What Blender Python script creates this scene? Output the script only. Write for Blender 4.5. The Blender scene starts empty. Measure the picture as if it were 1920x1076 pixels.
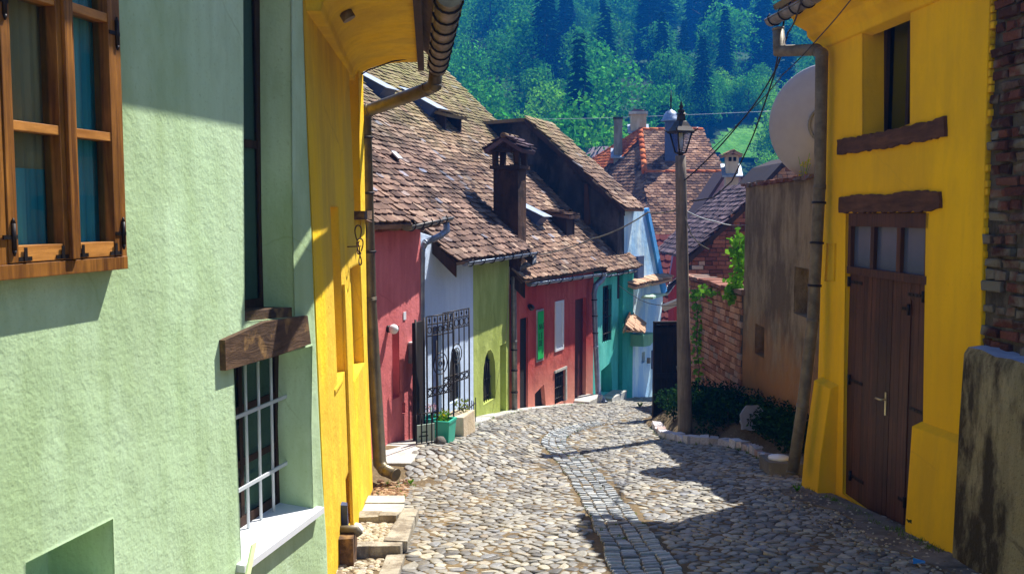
import bpy, bmesh, math, random
import numpy as np
from mathutils import Vector, Matrix
from mathutils.geometry import tessellate_polygon
random.seed(7); np.random.seed(7)
R = math.radians
sc = bpy.context.scene
COL = sc.collection
# ---------------------------------------------------------------- camera
F = 1760.0; TH = math.atan(138 / F)
cam = bpy.data.cameras.new('camera'); camo = bpy.data.objects.new('camera', cam); COL.objects.link(camo)
cam.sensor_width = 36; cam.lens = 36 * F / 1920; cam.clip_start = 0.1; cam.clip_end = 3000
camo.location = (0, 0, 0); camo.rotation_euler = (R(90) - TH, 0, 0)
sc.camera = camo
# ---------------------------------------------------------------- sky, sun, exposure
SUN_AZ = 44.0; SUN_EL = 58.0          # azimuth counted from +X (right) towards +Y (ahead)
wd = bpy.data.worlds.new('World'); sc.world = wd; wd.use_nodes = True
nt = wd.node_tree; bg = nt.nodes['Background']
sky = nt.nodes.new('ShaderNodeTexSky'); sky.sky_type = 'NISHITA'; sky.sun_disc = False
sky.sun_elevation = R(SUN_EL); sky.sun_rotation = R(90 - SUN_AZ); sky.air_density = 1.0; sky.dust_density = 0.4; sky.ozone_density = 1.6
nt.links.new(sky.outputs[0], bg.inputs[0]); bg.inputs[1].default_value = 0.07
sl = bpy.data.lights.new('sun', 'SUN'); sl.energy = 5.0; sl.angle = R(0.5); sl.color = (1, .95, .86)
so = bpy.data.objects.new('sun', sl); COL.objects.link(so)
sd = Vector((math.cos(R(SUN_AZ)) * math.cos(R(SUN_EL)), math.sin(R(SUN_AZ)) * math.cos(R(SUN_EL)), math.sin(R(SUN_EL))))
so.rotation_euler = sd.to_track_quat('Z', 'Y').to_euler(); so.location = (0, 0, 40)
sc.view_settings.view_transform = 'Standard'; sc.view_settings.look = 'None'
sc.view_settings.exposure = 1.25; sc.view_settings.gamma = 1
sc.cycles.max_bounces = 8; sc.cycles.transparent_max_bounces = 12

# ---------------------------------------------------------------- helpers
def ray(px, py):
    a = (px - 960) / F; b = (538 - py) / F
    d = Vector((a, math.cos(TH) + b * math.sin(TH), -math.sin(TH) + b * math.cos(TH)))
    return d / d.y
def P(px, py, y): return ray(px, py) * y
def lin(h):
    if isinstance(h, str):
        h = h.lstrip('#'); c = [int(h[i:i + 2], 16) / 255 for i in (0, 2, 4)]
        return tuple((x / 12.92 if x <= .04045 else ((x + .055) / 1.055) ** 2.4) for x in c) + (1,)
    return tuple(h) + (1,) if len(h) == 3 else tuple(h)
HY = [-30, -5, 0, 10, 17, 20, 23, 25, 30, 45, 60, 75]; HH = [-.9, 1.55, 2.0, 3.0, 3.7, 4.08, 4.55, 5.0, 6.2, 9.0, 9.5, 8.0]
LWALL = [(-2.9, -1.0), (-1.27, 6.33), (-1.53, 10.1), (-1.62, 10.97), (-1.22, 12.3), (-.05, 16.2), (.05, 16.6), (1.73, 20.3), (2.7, 22.5), (3.8, 24.9)]
LX = [p[0] for p in LWALL]; LY = [p[1] for p in LWALL]
def xl(y): return np.interp(y, LY, LX)
def gz(x, y):
    x = np.asarray(x, float); y = np.asarray(y, float)
    h = np.where(y < 75, np.interp(y, HY, HH), 8.0 - .37 * (y - 75))
    h = np.where(y > 420, 8.0 - .37 * 345 - .02 * (y - 420), h)
    up = np.interp(y, [10.3, 11.2, 12.3, 14.4, 16.2, 17, 20], [0, .30, .23, .25, .16, .12, 0])
    d = x - xl(y); s = np.clip(1 - (d - .3) / 1.7, 0, 1); s = s * s * (3 - 2 * s)
    br = .28 * np.clip((x - np.interp(y, [10.6, 11.0, 11.4, 12, 13.1, 14.1, 15.6, 16.6, 17.2], [9, 3.5, 3.42, 3.32, 3.30, 2.72, 2.42, 2.5, 9])) / .12, 0, 1) * np.interp(y, [10.9, 11.2, 16.2, 16.6], [0, 1, 1, 0])
    und = np.where(y > 60, 3.0 * np.sin(x * .045 + 1.0) + 1.8 * np.sin(y * .05 + x * .02), 0) * np.clip((y - 60) / 60, 0, 1)
    return -h + up * s + br + und
def gzf(x, y): return float(gz(x, y))
def G(px, py, y0=2.0, y1=500):
    """where the sight line through a photo pixel meets the ground"""
    r = ray(px, py); y = y0
    while y < y1:
        if gzf(r.x * y, y) > r.z * y: break
        y += .05 if y < 40 else .5
    return Vector((r.x * y, y, gzf(r.x * y, y)))

ORG = {}
def setp(o, label=None, cat=None, group=None, kind=None):
    if label: o['label'] = label
    if cat: o['category'] = cat
    if group: o['group'] = group
    if kind: o['kind'] = kind
    return o
def thing(name, label, cat, loc, group=None):
    o = bpy.data.objects.new(name, None); COL.objects.link(o); o.empty_display_size = .2
    o.location = loc; ORG[o] = Vector(loc)
    return setp(o, label, cat, group)
class MB:
    def __init__(s): s.v = []; s.f = []; s.sm = []
    def add(s, vs, fs, smooth=False):
        k = len(s.v); s.v += [tuple(v) for v in vs]; s.f += [tuple(i + k for i in f) for f in fs]; s.sm += [smooth] * len(fs); return s
    def box(s, fr, a0, a1, b0, b1, c0, c1, j=0):
        pts = [fr.P(a, b, c) for c in (c0, c1) for b in (b0, b1) for a in (a0, a1)]
        if j: pts = [p + Vector((random.uniform(-j, j), random.uniform(-j, j), random.uniform(-j, j))) for p in pts]
        return s.add(pts, [(0, 2, 3, 1), (4, 5, 7, 6), (0, 1, 5, 4), (2, 6, 7, 3), (0, 4, 6, 2), (1, 3, 7, 5)])
    def prism(s, fr, poly, c0, c1):
        n = len(poly); tri = tessellate_polygon([[Vector((a, b, 0)) for a, b in poly]])
        vs = [fr.P(a, b, c1) for a, b in poly] + [fr.P(a, b, c0) for a, b in poly]
        fs = [tuple(t) for t in tri] + [tuple(i + n for i in reversed(t)) for t in tri]
        fs += [(i, (i + 1) % n, (i + 1) % n + n, i + n) for i in range(n)]
        return s.add(vs, fs)
    def tube(s, pts, r, seg=10, cap=True, rings=None):
        pts = [Vector(p) for p in pts]; n = len(pts); rr = r if isinstance(r, (list, tuple)) else [r] * n
        vs = []; ref = None
        for i, p in enumerate(pts):
            d = ((pts[min(i + 1, n - 1)] - p).normalized() + (p - pts[max(i - 1, 0)]).normalized()).normalized()
            if ref is None: ref = Vector((0, 0, 1)) if abs(d.z) < .8 else Vector((1, 0, 0))
            a = d.cross(ref).normalized(); b = d.cross(a).normalized(); ref = -b if False else ref
            # keep the frame stable
            if i:
                a = (pa - d * pa.dot(d)).normalized(); b = d.cross(a).normalized()
            pa = a
            m = 1.0
            if 0 < i < n - 1:
                c = (pts[i + 1] - p).normalized().dot((p - pts[i - 1]).normalized()); m = 1 / max(.6, math.sqrt((1 + c) / 2))
            for k in range(seg):
                t = 2 * math.pi * k / seg; vs.append(p + a * math.cos(t) * rr[i] * m + b * math.sin(t) * rr[i] * m)
        fs = [(i * seg + k, i * seg + (k + 1) % seg, (i + 1) * seg + (k + 1) % seg, (i + 1) * seg + k) for i in range(n - 1) for k in range(seg)]
        k0 = len(s.v); s.add(vs, fs, True)
        if cap:
            s.f += [tuple(k0 + k for k in range(seg))[::-1], tuple(k0 + (n - 1) * seg + k for k in range(seg))]; s.sm += [False, False]
        return s
    def cone(s, c, r0, r1, z0, z1, seg=12, sq=None): return s.tube([c + Vector((0, 0, z0)), c + Vector((0, 0, z1))], [r0, r1], seg)
    def lathe(s, c, prof, seg=14, ax=Vector((0, 0, 1)), smooth=True):
        ax = ax.normalized(); a = ax.orthogonal().normalized(); b = ax.cross(a)
        vs = [c + ax * z + (a * math.cos(2 * math.pi * k / seg) + b * math.sin(2 * math.pi * k / seg)) * r for r, z in prof for k in range(seg)]
        fs = [(i * seg + k, i * seg + (k + 1) % seg, (i + 1) * seg + (k + 1) % seg, (i + 1) * seg + k) for i in range(len(prof) - 1) for k in range(seg)]
        return s.add(vs, fs, smooth)
    def build(s, name, mat, parent=None, label=None, org=None):
        me = bpy.data.meshes.new(name)
        o_ = ORG[parent] if parent else (Vector(org) if org else Vector((0, 0, 0)))
        me.from_pydata([tuple(Vector(v) - o_) for v in s.v], [], s.f)
        me.polygons.foreach_set('use_smooth', s.sm)
        me.materials.append(mat)
        bm = bmesh.new(); bm.from_mesh(me); bmesh.ops.recalc_face_normals(bm, faces=bm.faces); bm.to_mesh(me); bm.free()
        me.update()
        o = bpy.data.objects.new(name, me); COL.objects.link(o)
        if parent: o.parent = parent
        else: o.location = o_
        ORG[o] = o_
        if label: o['label'] = label
        return o
    def single(s, name, mat, label, cat, org, group=None):
        o = s.build(name, mat, None, None, org); return setp(o, label, cat, group)
class Fr:
    def __init__(s, O, u, v, n): s.O = Vector(O); s.u = Vector(u); s.v = Vector(v); s.n = Vector(n)
    def P(s, a, b, c=0): return s.O + s.u * a + s.v * b + s.n * c
    def uv(s, px, py, c=0):
        d = ray(px, py); o = s.O + s.n * c; t = o.dot(s.n) / d.dot(s.n); p = d * t - s.O
        return (p.dot(s.u), p.dot(s.v))
    def at(s, px, py, c=0): a, b = s.uv(px, py, c); return s.P(a, b, c)
W0 = Fr((0, 0, 0), (1, 0, 0), (0, 1, 0), (0, 0, 1))
def wallframe(A, B, lean=0):
    """vertical (or slightly battered) facade plane from A to B seen with the street on its n side"""
    u = Vector((B[0] - A[0], B[1] - A[1], 0)).normalized(); n0 = u.cross(Vector((0, 0, 1)))
    v = (Vector((0, 0, 1)) - n0 * lean).normalized(); n = u.cross(v).normalized()
    return Fr((A[0], A[1], A[2] if len(A) > 2 else 0), u, v, n)
def rect(a0, b0, a1, b1): return [(a0, b0), (a1, b0), (a1, b1), (a0, b1)]
def pix(fr, pts, c=0): return [fr.uv(x, y, c) for x, y in pts]
def wall(fr, outline, holes=(), thick=.4, mb=None):
    """facade with real openings: holes = (polygon, depth)"""
    mb = mb or MB()
    loops = [outline] + [h[0] for h in holes]
    flat = [p for l in loops for p in l]
    tri = tessellate_polygon([[Vector((a, b, 0)) for a, b in l] for l in loops])
    mb.add([fr.P(a, b, 0) for a, b in flat], [tuple(t) for t in tri])
    n = len(outline)
    mb.add([fr.P(a, b, 0) for a, b in outline] + [fr.P(a, b, -thick) for a, b in outline], [(i, (i + 1) % n, (i + 1) % n + n, i + n) for i in range(n)])
    tri = tessellate_polygon([[Vector((a, b, 0)) for a, b in outline]])
    mb.add([fr.P(a, b, -thick) for a, b in outline], [tuple(t) for t in tri])
    for h in holes:
        poly, d = h[0], h[1]; n = len(poly); dd = min(d, thick - .02)
        mb.add([fr.P(a, b, 0) for a, b in poly] + [fr.P(a, b, -dd) for a, b in poly], [(i, (i + 1) % n, (i + 1) % n + n, i + n) for i in range(n)])
        tri = tessellate_polygon([[Vector((a, b, 0)) for a, b in poly]])
        mb.add([fr.P(a, b, -dd) for a, b in poly], [tuple(t) for t in tri])
    return mb
def inpoly(x, y, poly):
    c = False; j = len(poly) - 1
    for i in range(len(poly)):
        xi, yi = poly[i]; xj, yj = poly[j]
        if (yi > y) != (yj > y) and x < (xj - xi) * (y - yi) / (yj - yi) + xi: c = not c
        j = i
    return c

# ---------------------------------------------------------------- materials
class NT:
    def __init__(s, name):
        s.m = bpy.data.materials.new(name); s.m.use_nodes = True; s.t = s.m.node_tree; s.b = s.t.nodes['Principled BSDF']
        s.pos = s.t.nodes.new('ShaderNodeNewGeometry')
    def n(s, t, **k):
        nd = s.t.nodes.new(t)
        for a, b in k.items(): setattr(nd, a, b)
        return nd
    def l(s, a, b): s.t.links.new(a, b)
    def vec(s, scale=(1, 1, 1), src=None, rot=(0, 0, 0)):
        m = s.n('ShaderNodeMapping'); m.inputs['Scale'].default_value = scale; m.inputs['Rotation'].default_value = rot
        s.l(src or s.pos.outputs['Position'], m.inputs[0]); return m.outputs[0]
    def noise(s, scale, detail=4, vec=None, rough=.55, dist=0):
        x = s.n('ShaderNodeTexNoise'); x.inputs['Scale'].default_value = scale; x.inputs['Detail'].default_value = detail
        x.inputs['Roughness'].default_value = rough; x.inputs['Distortion'].default_value = dist
        s.l(vec or s.pos.outputs['Position'], x.inputs['Vector']); return x.outputs['Fac']
    def ramp(s, fac, stops):
        r = s.n('ShaderNodeValToRGB'); e = r.color_ramp.elements
        while len(e) < len(stops): e.new(.5)
        for el, (p, c) in zip(e, stops): el.position = p; el.color = lin(c) if not isinstance(c, (int, float)) else (c, c, c, 1)
        s.l(fac, r.inputs[0]); return r.outputs[0]
    def mix(s, f, a, b, mode='MIX'):
        m = s.n('ShaderNodeMix', data_type='RGBA', blend_type=mode)
        for i, x in ((0, f), (6, a), (7, b)):
            if isinstance(x, (int, float)): m.inputs[i].default_value = x
            elif isinstance(x, (tuple, str)): m.inputs[i].default_value = lin(x)
            else: s.l(x, m.inputs[i])
        return m.outputs[2]
    def math(s, op, a, b=None):
        m = s.n('ShaderNodeMath', operation=op)
        for i, x in enumerate((a, b)):
            if x is None: continue
            if isinstance(x, (int, float)): m.inputs[i].default_value = x
            else: s.l(x, m.inputs[i])
        return m.outputs[0]
    def bump(s, h, dist=.01, strength=1, normal=None):
        b = s.n('ShaderNodeBump'); b.inputs['Distance'].default_value = dist; b.inputs['Strength'].default_value = strength
        s.l(h, b.inputs['Height'])
        if normal is not None: s.l(normal, b.inputs['Normal'])
        return b.outputs[0]
    def bevel(s, r):
        b = s.n('ShaderNodeBevel', samples=4); b.inputs[0].default_value = r; return b.outputs[0]
    def out(s, col=None, rough=.85, normal=None, metal=0, spec=.3):
        if col is not None:
            if isinstance(col, (tuple, str)): s.b.inputs['Base Color'].default_value = lin(col)
            else: s.l(col, s.b.inputs['Base Color'])
        if isinstance(rough, (int, float)): s.b.inputs['Roughness'].default_value = rough
        else: s.l(rough, s.b.inputs['Roughness'])
        s.b.inputs['Metallic'].default_value = metal; s.b.inputs['Specular IOR Level'].default_value = spec
        if normal is not None: s.l(normal, s.b.inputs['Normal'])
        return s.m
def M_plaster(name, c1, c2, dirt=None, bev=.02, bump=.006, dirt_amt=.35, dirt_scale=1.3, fine=60, low=None):
    t = NT(name)
    a = t.noise(1.1, 5, t.vec((1, 1, .45)))
    st = t.noise(9, 4, t.vec((1, 1, .12)))
    col = t.mix(t.ramp(a, [(.35, 0.), (.65, 1.)]), c1, c2)
    col = t.mix(t.math('MULTIPLY', t.ramp(st, [(.45, 0.), (.75, 1.)]), .35), col, dirt or c2)
    if dirt:
        d = t.noise(dirt_scale, 8, t.vec((1, 1, .5)), .65)
        pits = t.noise(fine * 1.3, 3)
        m = t.ramp(d, [(.46, 0.), (.58, 1.)])
        col = t.mix(t.math('MULTIPLY', m, dirt_amt), col, dirt)
        col = t.mix(t.math('MULTIPLY', t.ramp(pits, [(.6, 0.), (.72, 1.)]), dirt_amt * .8), col, dirt)
    if low:      # bare, weathered band: (colour, z0, z1)
        sx = t.n('ShaderNodeSeparateXYZ'); t.l(t.pos.outputs['Position'], sx.inputs[0])
        z = t.math('ADD', sx.outputs[2], t.math('MULTIPLY', t.noise(1.6, 8, None, .7), low[3] if len(low) > 3 else 1.2))
        mr = t.n('ShaderNodeMapRange'); t.l(z, mr.inputs[0]); mr.inputs[1].default_value = low[1]; mr.inputs[2].default_value = low[2]; mr.inputs[3].default_value = 1; mr.inputs[4].default_value = 0
        col = t.mix(mr.outputs[0], col, low[0])
    vo = t.n('ShaderNodeTexVoronoi', feature='DISTANCE_TO_EDGE'); vo.inputs['Scale'].default_value = .75
    wv = t.n('ShaderNodeMix', data_type='VECTOR'); wv.inputs[0].default_value = .12; nz = t.n('ShaderNodeTexNoise'); nz.inputs['Scale'].default_value = 3.5; nz.inputs['Detail'].default_value = 7; t.l(t.pos.outputs['Position'], nz.inputs['Vector'])
    t.l(t.pos.outputs['Position'], wv.inputs[4]); t.l(nz.outputs['Color'], wv.inputs[5]); t.l(wv.outputs[1], vo.inputs['Vector'])
    ck = t.math('MULTIPLY', t.ramp(vo.outputs['Distance'], [(0., 1.), (.006, 0.)]), t.ramp(t.noise(.9, 3), [(.5, 0.), (.6, .55)]))
    col = t.mix(ck, col, dirt or c2)
    big = t.noise(3.0, 3); fn = t.noise(fine, 5)
    sc_ = t.noise(14, 6, t.vec((1, 1, .35)), .7)
    h = t.math('ADD', t.math('MULTIPLY', big, 2.5), t.math('ADD', t.math('MULTIPLY', fn, .6), t.math('MULTIPLY', sc_, .22)))
    return t.out(col, .9, t.bump(h, bump * 1.6, 1, t.bevel(bev) if bev else None), spec=.15)
def M_wood(name, c1, c2, scale=(1, 1, .08), rough=.7, freq=25, bump=.003, wear=None):
    t = NT(name); v = t.vec(scale)
    g = t.noise(freq, 6, v, .65, .6); g2 = t.noise(3, 3)
    col = t.mix(t.ramp(g, [(.35, 0.), (.65, 1.)]), c1, c2)
    col = t.mix(t.math('MULTIPLY', g2, .4), col, c1)
    col = t.mix(1., col, t.ramp(t.pos.outputs['Random Per Island'], [(0., .72), (1., 1.35)]), 'MULTIPLY')
    col = t.mix(.5, col, t.ramp(t.noise(2.5, 7, None, .7), [(.35, .5), (.65, 1.5)]), 'MULTIPLY')
    if wear: col = t.mix(t.ramp(t.noise(6, 6), [(.55, 0.), (.68, 1.)]), col, wear)
    return t.out(col, rough, t.bump(g, bump, 1, t.bevel(.006)), spec=.3)
def M_metal(name, c1, c2, metal=.7, rough=.45, scale=6):
    t = NT(name); a = t.noise(scale, 6, None, .65); b = t.noise(scale * 7, 4, t.vec((1, 1, .2)))
    col = t.mix(t.ramp(a, [(.35, 0.), (.65, 1.)]), c1, c2)
    col = t.mix(t.math('MULTIPLY', b, .35), col, c2)
    return t.out(col, t.ramp(a, [(.3, rough - .12), (.7, rough + .2)]), t.bump(a, .002), metal, .5)
def M_isl(name, stops, rough=.9, moss=None, noise_amt=.5, bump=.004, fine=30, spec=.2, bev=0, patch=None, broad=0):
    """material whose base colour differs from piece to piece of one mesh (tiles, bricks, cobbles)"""
    t = NT(name); r = t.pos.outputs['Random Per Island']
    col = t.ramp(r, stops)
    n1 = t.noise(fine, 6, None, .7)
    col = t.mix(noise_amt, col, t.ramp(n1, [(.3, .45), (.7, 1.6)]), 'MULTIPLY')
    if broad: col = t.mix(1., col, t.ramp(t.noise(broad, 7, None, .7), [(.36, .38), (.52, .85), (.68, 1.2)]), 'MULTIPLY')
    if patch: col = t.mix(t.ramp(t.noise(patch[1], 4), [(.47, 0.), (.6, 1.)]), col, patch[0])
    if moss:
        sx = t.n('ShaderNodeSeparateXYZ'); t.l(t.pos.outputs['Position'], sx.inputs[0])
        ax, m0, m1, mc = moss
        mr = t.n('ShaderNodeMapRange'); t.l(sx.outputs[ax], mr.inputs[0]); mr.inputs[1].default_value = m0; mr.inputs[2].default_value = m1
        f = t.math('MULTIPLY', mr.outputs[0], t.ramp(t.noise(2.2, 7, None, .7), [(.3, 0.), (.62, 1.)]))
        col = t.mix(f, col, mc)
    return t.out(col, rough, t.bump(n1, bump, 1, t.bevel(bev) if bev else None), spec=spec)
def M_flat(name, c, rough=.6, metal=0, spec=.4, c2=None):
    t = NT(name)
    col = t.mix(t.noise(7, 5, None, .65), c, c2) if c2 else c
    return t.out(col, rough, None, metal, spec)
def M_glass(name, tint, mixf=.25, rough=.02):
    t = NT(name); tr = t.n('ShaderNodeBsdfTransparent'); tr.inputs[0].default_value = lin(tint)
    gl = t.n('ShaderNodeBsdfGlossy'); gl.inputs[1].default_value = rough; gl.inputs[0].default_value = (.45, .5, .55, 1)
    fr = t.n('ShaderNodeLayerWeight')
    f = t.math('ADD', t.math('MULTIPLY', t.math('POWER', fr.outputs['Facing'], 4), .55), mixf)
    mx = t.n('ShaderNodeMixShader'); t.l(f, mx.inputs[0]); t.l(tr.outputs[0], mx.inputs[1]); t.l(gl.outputs[0], mx.inputs[2])
    t.l(mx.outputs[0], t.t.nodes['Material Output'].inputs[0]); return t.m
def M_leaf(name, c1, c2, c3, transl=.3, objvar=.3):
    t = NT(name); r = t.pos.outputs['Random Per Island']; oi = t.n('ShaderNodeObjectInfo')
    col = t.ramp(r, [(0., c1), (.55, c2), (1., c3)])
    col = t.mix(t.math('MULTIPLY', oi.outputs['Random'], objvar), col, c1)
    d = t.n('ShaderNodeBsdfDiffuse'); t.l(col, d.inputs[0]); tl = t.n('ShaderNodeBsdfTranslucent'); t.l(t.mix(.5, col, c3), tl.inputs[0])
    mx = t.n('ShaderNodeMixShader'); mx.inputs[0].default_value = transl; t.l(d.outputs[0], mx.inputs[1]); t.l(tl.outputs[0], mx.inputs[2])
    t.l(mx.outputs[0], t.t.nodes['Material Output'].inputs[0]); return t.m

m_green = M_plaster('green_plaster', (.48, .66, .38), (.57, .74, .50), (.30, .42, .18), .03, .004, .5, .9, 45)
m_yelL = M_plaster('yellow_plaster', (.92, .58, .012), (.90, .64, .06), (.60, .34, .03), .035, .007, .5, 1.1, 40, ((.62, .40, .12), -3.6, -2.3, 1.0))
m_yelR = M_plaster('deep_yellow_plaster', (.92, .56, .004), (.80, .47, .006), (.62, .37, .02), .035, .004, .4, .9, 30, ((.42, .27, .06), -4.1, -2.75, 1.0))
m_pink = M_plaster('pink_plaster', (.60, .14, .15), (.70, .20, .20), (.40, .08, .08), .03, .006, .4, 1.3, 40, ((.50, .26, .22), -3.9, -2.7, 1.0))
m_white = M_plaster('pale_blue_plaster', (.55, .68, .88), (.62, .74, .92), (.40, .50, .70), .03, .005, .3)
m_olive = M_plaster('olive_plaster', (.38, .45, .10), (.46, .54, .16), (.22, .28, .05), .03, .006, .5, 1.3, 40, ((.42, .42, .22), -4.2, -3.0, 1.0))
m_red = M_plaster('red_plaster', (.48, .06, .055), (.60, .13, .10), (.28, .03, .03), .03, .006, .5, 1.3, 40, ((.72, .36, .26), -3.9, -2.2, 1.0))
m_teal = M_plaster('teal_plaster', (.09, .56, .48), (.18, .68, .58), (.04, .30, .25), .03, .004, .4, 1.3, 40, ((.35, .5, .38), -5.2, -3.9, 1.0))
m_blue = M_plaster('sky_blue_plaster', (.46, .72, .85), (.68, .84, .88), (.15, .40, .75), .03, .006, .6, 1.0, 40, ((.50, .62, .40), -5.6, -4.2, 1.2))
m_sooty = M_plaster('sooty_plaster', (.04, .034, .036), (.15, .12, .115), (.016, .014, .016), .03, .02, .9, 1.0)
m_brown = M_plaster('brown_plaster', (.27, .20, .12), (.36, .29, .19), (.09, .06, .035), .03, .014, .8, 1.1, 40, ((.36, .17, .06), -1.5, -.6, 1.9))
m_butt = M_plaster('stained_plaster', (.28, .24, .12), (.40, .35, .20), (.05, .038, .02), .03, .03, .95, 2.1, 50)
m_cream = M_plaster('cream_plaster', (.62, .5, .34), (.7, .6, .45), (.3, .22, .12), .03, .008, .5)
m_lav = M_plaster('lilac_plaster', (.40, .30, .42), (.48, .38, .50), (.2, .15, .25), .02, .005, .4)
m_conc = M_plaster('concrete', (.46, .45, .42), (.58, .57, .53), (.25, .24, .2), .02, .006, .5, 2.5)
m_dconc = M_plaster('weathered_concrete', (.20, .19, .17), (.28, .27, .24), (.10, .09, .08), .02, .006, .5, 3)
m_wood = M_wood('varnished_wood', (.10, .036, .008), (.36, .15, .026), (1, 1, .07), .45)
m_woodh = M_wood('varnished_rails_sunlit', (.33, .13, .025), (.58, .26, .06), (.6, .06, 1), .45)  # brighter copy of the window wood, sunlight on the rails painted in
m_beam = M_wood('old_beam', (.055, .03, .017), (.15, .085, .045), (1, .1, 1), .85, 18, .01, (.30, .17, .06))
m_beamd = M_wood('dark_beam', (.050, .022, .012), (.12, .055, .028), (1, .12, 1), .85, 16, .012)
m_dark = M_wood('dark_brown_wood', (.018, .009, .006), (.05, .022, .012), (1, 1, .07), .7)
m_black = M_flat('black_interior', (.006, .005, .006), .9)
m_bwood = M_wood('charred_boards', (.006, .005, .005), (.022, .014, .012), (1, 1, .07), .85, 14)
m_zinc = M_metal('aged_zinc', (.30, .29, .28), (.16, .15, .14), .6, .45)
m_zincb = M_metal('brass_toned_zinc', (.22, .18, .11), (.10, .085, .06), .6, .42)
m_zincg = M_metal('weathered_grey_pipe', (.22, .19, .14), (.11, .095, .07), .3, .6)
m_zincl = M_metal('bluish_zinc', (.36, .42, .52), (.18, .22, .30), .6, .4)
m_iron = M_metal('black_iron', (.012, .012, .014), (.03, .022, .02), .6, .5)
m_whitem = M_flat('white_painted_metal', (.62, .66, .70), .45, 0, .5, (.45, .48, .52))
m_whitep = M_flat('white_paint', (.78, .80, .84), .6, 0, .3, (.66, .68, .72))
m_slate = M_metal('blue_slate', (.035, .05, .12), (.06, .09, .20), .2, .5)
m_tile = M_isl('roof_tiles', [(0., (.06, .035, .028)), (.3, (.14, .082, .06)), (.6, (.22, .13, .095)), (.9, (.32, .21, .16)), (1., (.2, .2, .24))], .9, (2, .6, 3.2, (.20, .18, .07)), broad=.9)
m_tilem = M_isl('mossy_roof_tiles', [(0., (.07, .04, .03)), (.3, (.17, .10, .07)), (.7, (.27, .165, .11)), (.95, (.38, .27, .19)), (1., (.2, .21, .28))], .9, (2, .9, 3.2, (.24, .22, .08)), broad=.8)
m_tilep = M_isl('pinkish_roof_tiles', [(0., (.07, .04, .032)), (.3, (.15, .09, .068)), (.6, (.23, .14, .105)), (.95, (.35, .24, .18)), (1., (.2, .22, .3))], .9, (2, 1.0, 3.0, (.2, .19, .08)), broad=.9)
m_tilef = M_isl('rust_roof_tiles', [(0., (.07, .03, .025)), (.35, (.17, .085, .055)), (.7, (.29, .15, .09)), (1., (.38, .23, .16))], .9, None, .4, broad=.5)
m_tileo = M_isl('orange_roof_tiles', [(0., (.34, .07, .02)), (.5, (.46, .11, .03)), (1., (.55, .16, .05))], .85, None, .3)
m_tiler = M_isl('maroon_roof_tiles', [(0., (.09, .015, .015)), (.5, (.15, .028, .025)), (1., (.2, .045, .035))], .85, None, .3)
m_tiled = M_isl('violet_grey_roof_tiles', [(0., (.045, .03, .04)), (.5, (.10, .065, .08)), (1., (.19, .13, .15))], .9, None, .4)
m_brick = M_isl('old_brick', [(0., (.24, .11, .065)), (.4, (.44, .21, .12)), (.8, (.58, .33, .21)), (1., (.32, .24, .19))], .9, None, .5, .006, 40, .15)
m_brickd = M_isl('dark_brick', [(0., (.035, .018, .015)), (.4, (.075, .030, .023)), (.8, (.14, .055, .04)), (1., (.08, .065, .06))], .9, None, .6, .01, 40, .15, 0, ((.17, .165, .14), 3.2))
m_mortar = M_plaster('mortar', (.06, .05, .045), (.10, .085, .07), (.06, .05, .045), 0, .012, .6, 4)
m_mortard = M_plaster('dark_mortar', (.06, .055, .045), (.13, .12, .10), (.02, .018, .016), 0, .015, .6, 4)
m_cob = M_isl('cobbles', [(0., (.09, .085, .08)), (.25, (.19, .18, .16)), (.5, (.30, .285, .24)), (.7, (.20, .205, .215)), (.88, (.40, .37, .29)), (1., (.22, .18, .14))], .5, None, .55, .006, 22, .4)
m_sett = M_isl('grey_setts', [(0., (.17, .18, .19)), (.4, (.34, .37, .39)), (.75, (.50, .52, .52)), (1., (.34, .30, .24))], .6, None, .5, .004, 25, .4)
m_leafv = M_leaf('vine_leaves', (.05, .16, .01), (.12, .34, .02), (.26, .55, .04), .4, 0)
m_bush = M_leaf('dark_bush_leaves', (.005, .018, .008), (.012, .04, .014), (.03, .08, .02), .15, 0)
m_tleaf = M_leaf('broadleaf_foliage', (.012, .10, .02), (.045, .30, .035), (.17, .60, .06), .2, .6)
m_tlight = M_leaf('light_foliage', (.03, .18, .02), (.12, .45, .03), (.28, .66, .05), .3, .4)
m_cleaf = M_leaf('conifer_foliage', (.004, .018, .014), (.008, .05, .028), (.02, .09, .04), .05, .4)
m_bark = M_wood('bark', (.04, .028, .02), (.09, .065, .045), (1, 1, .2), .95)

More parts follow.
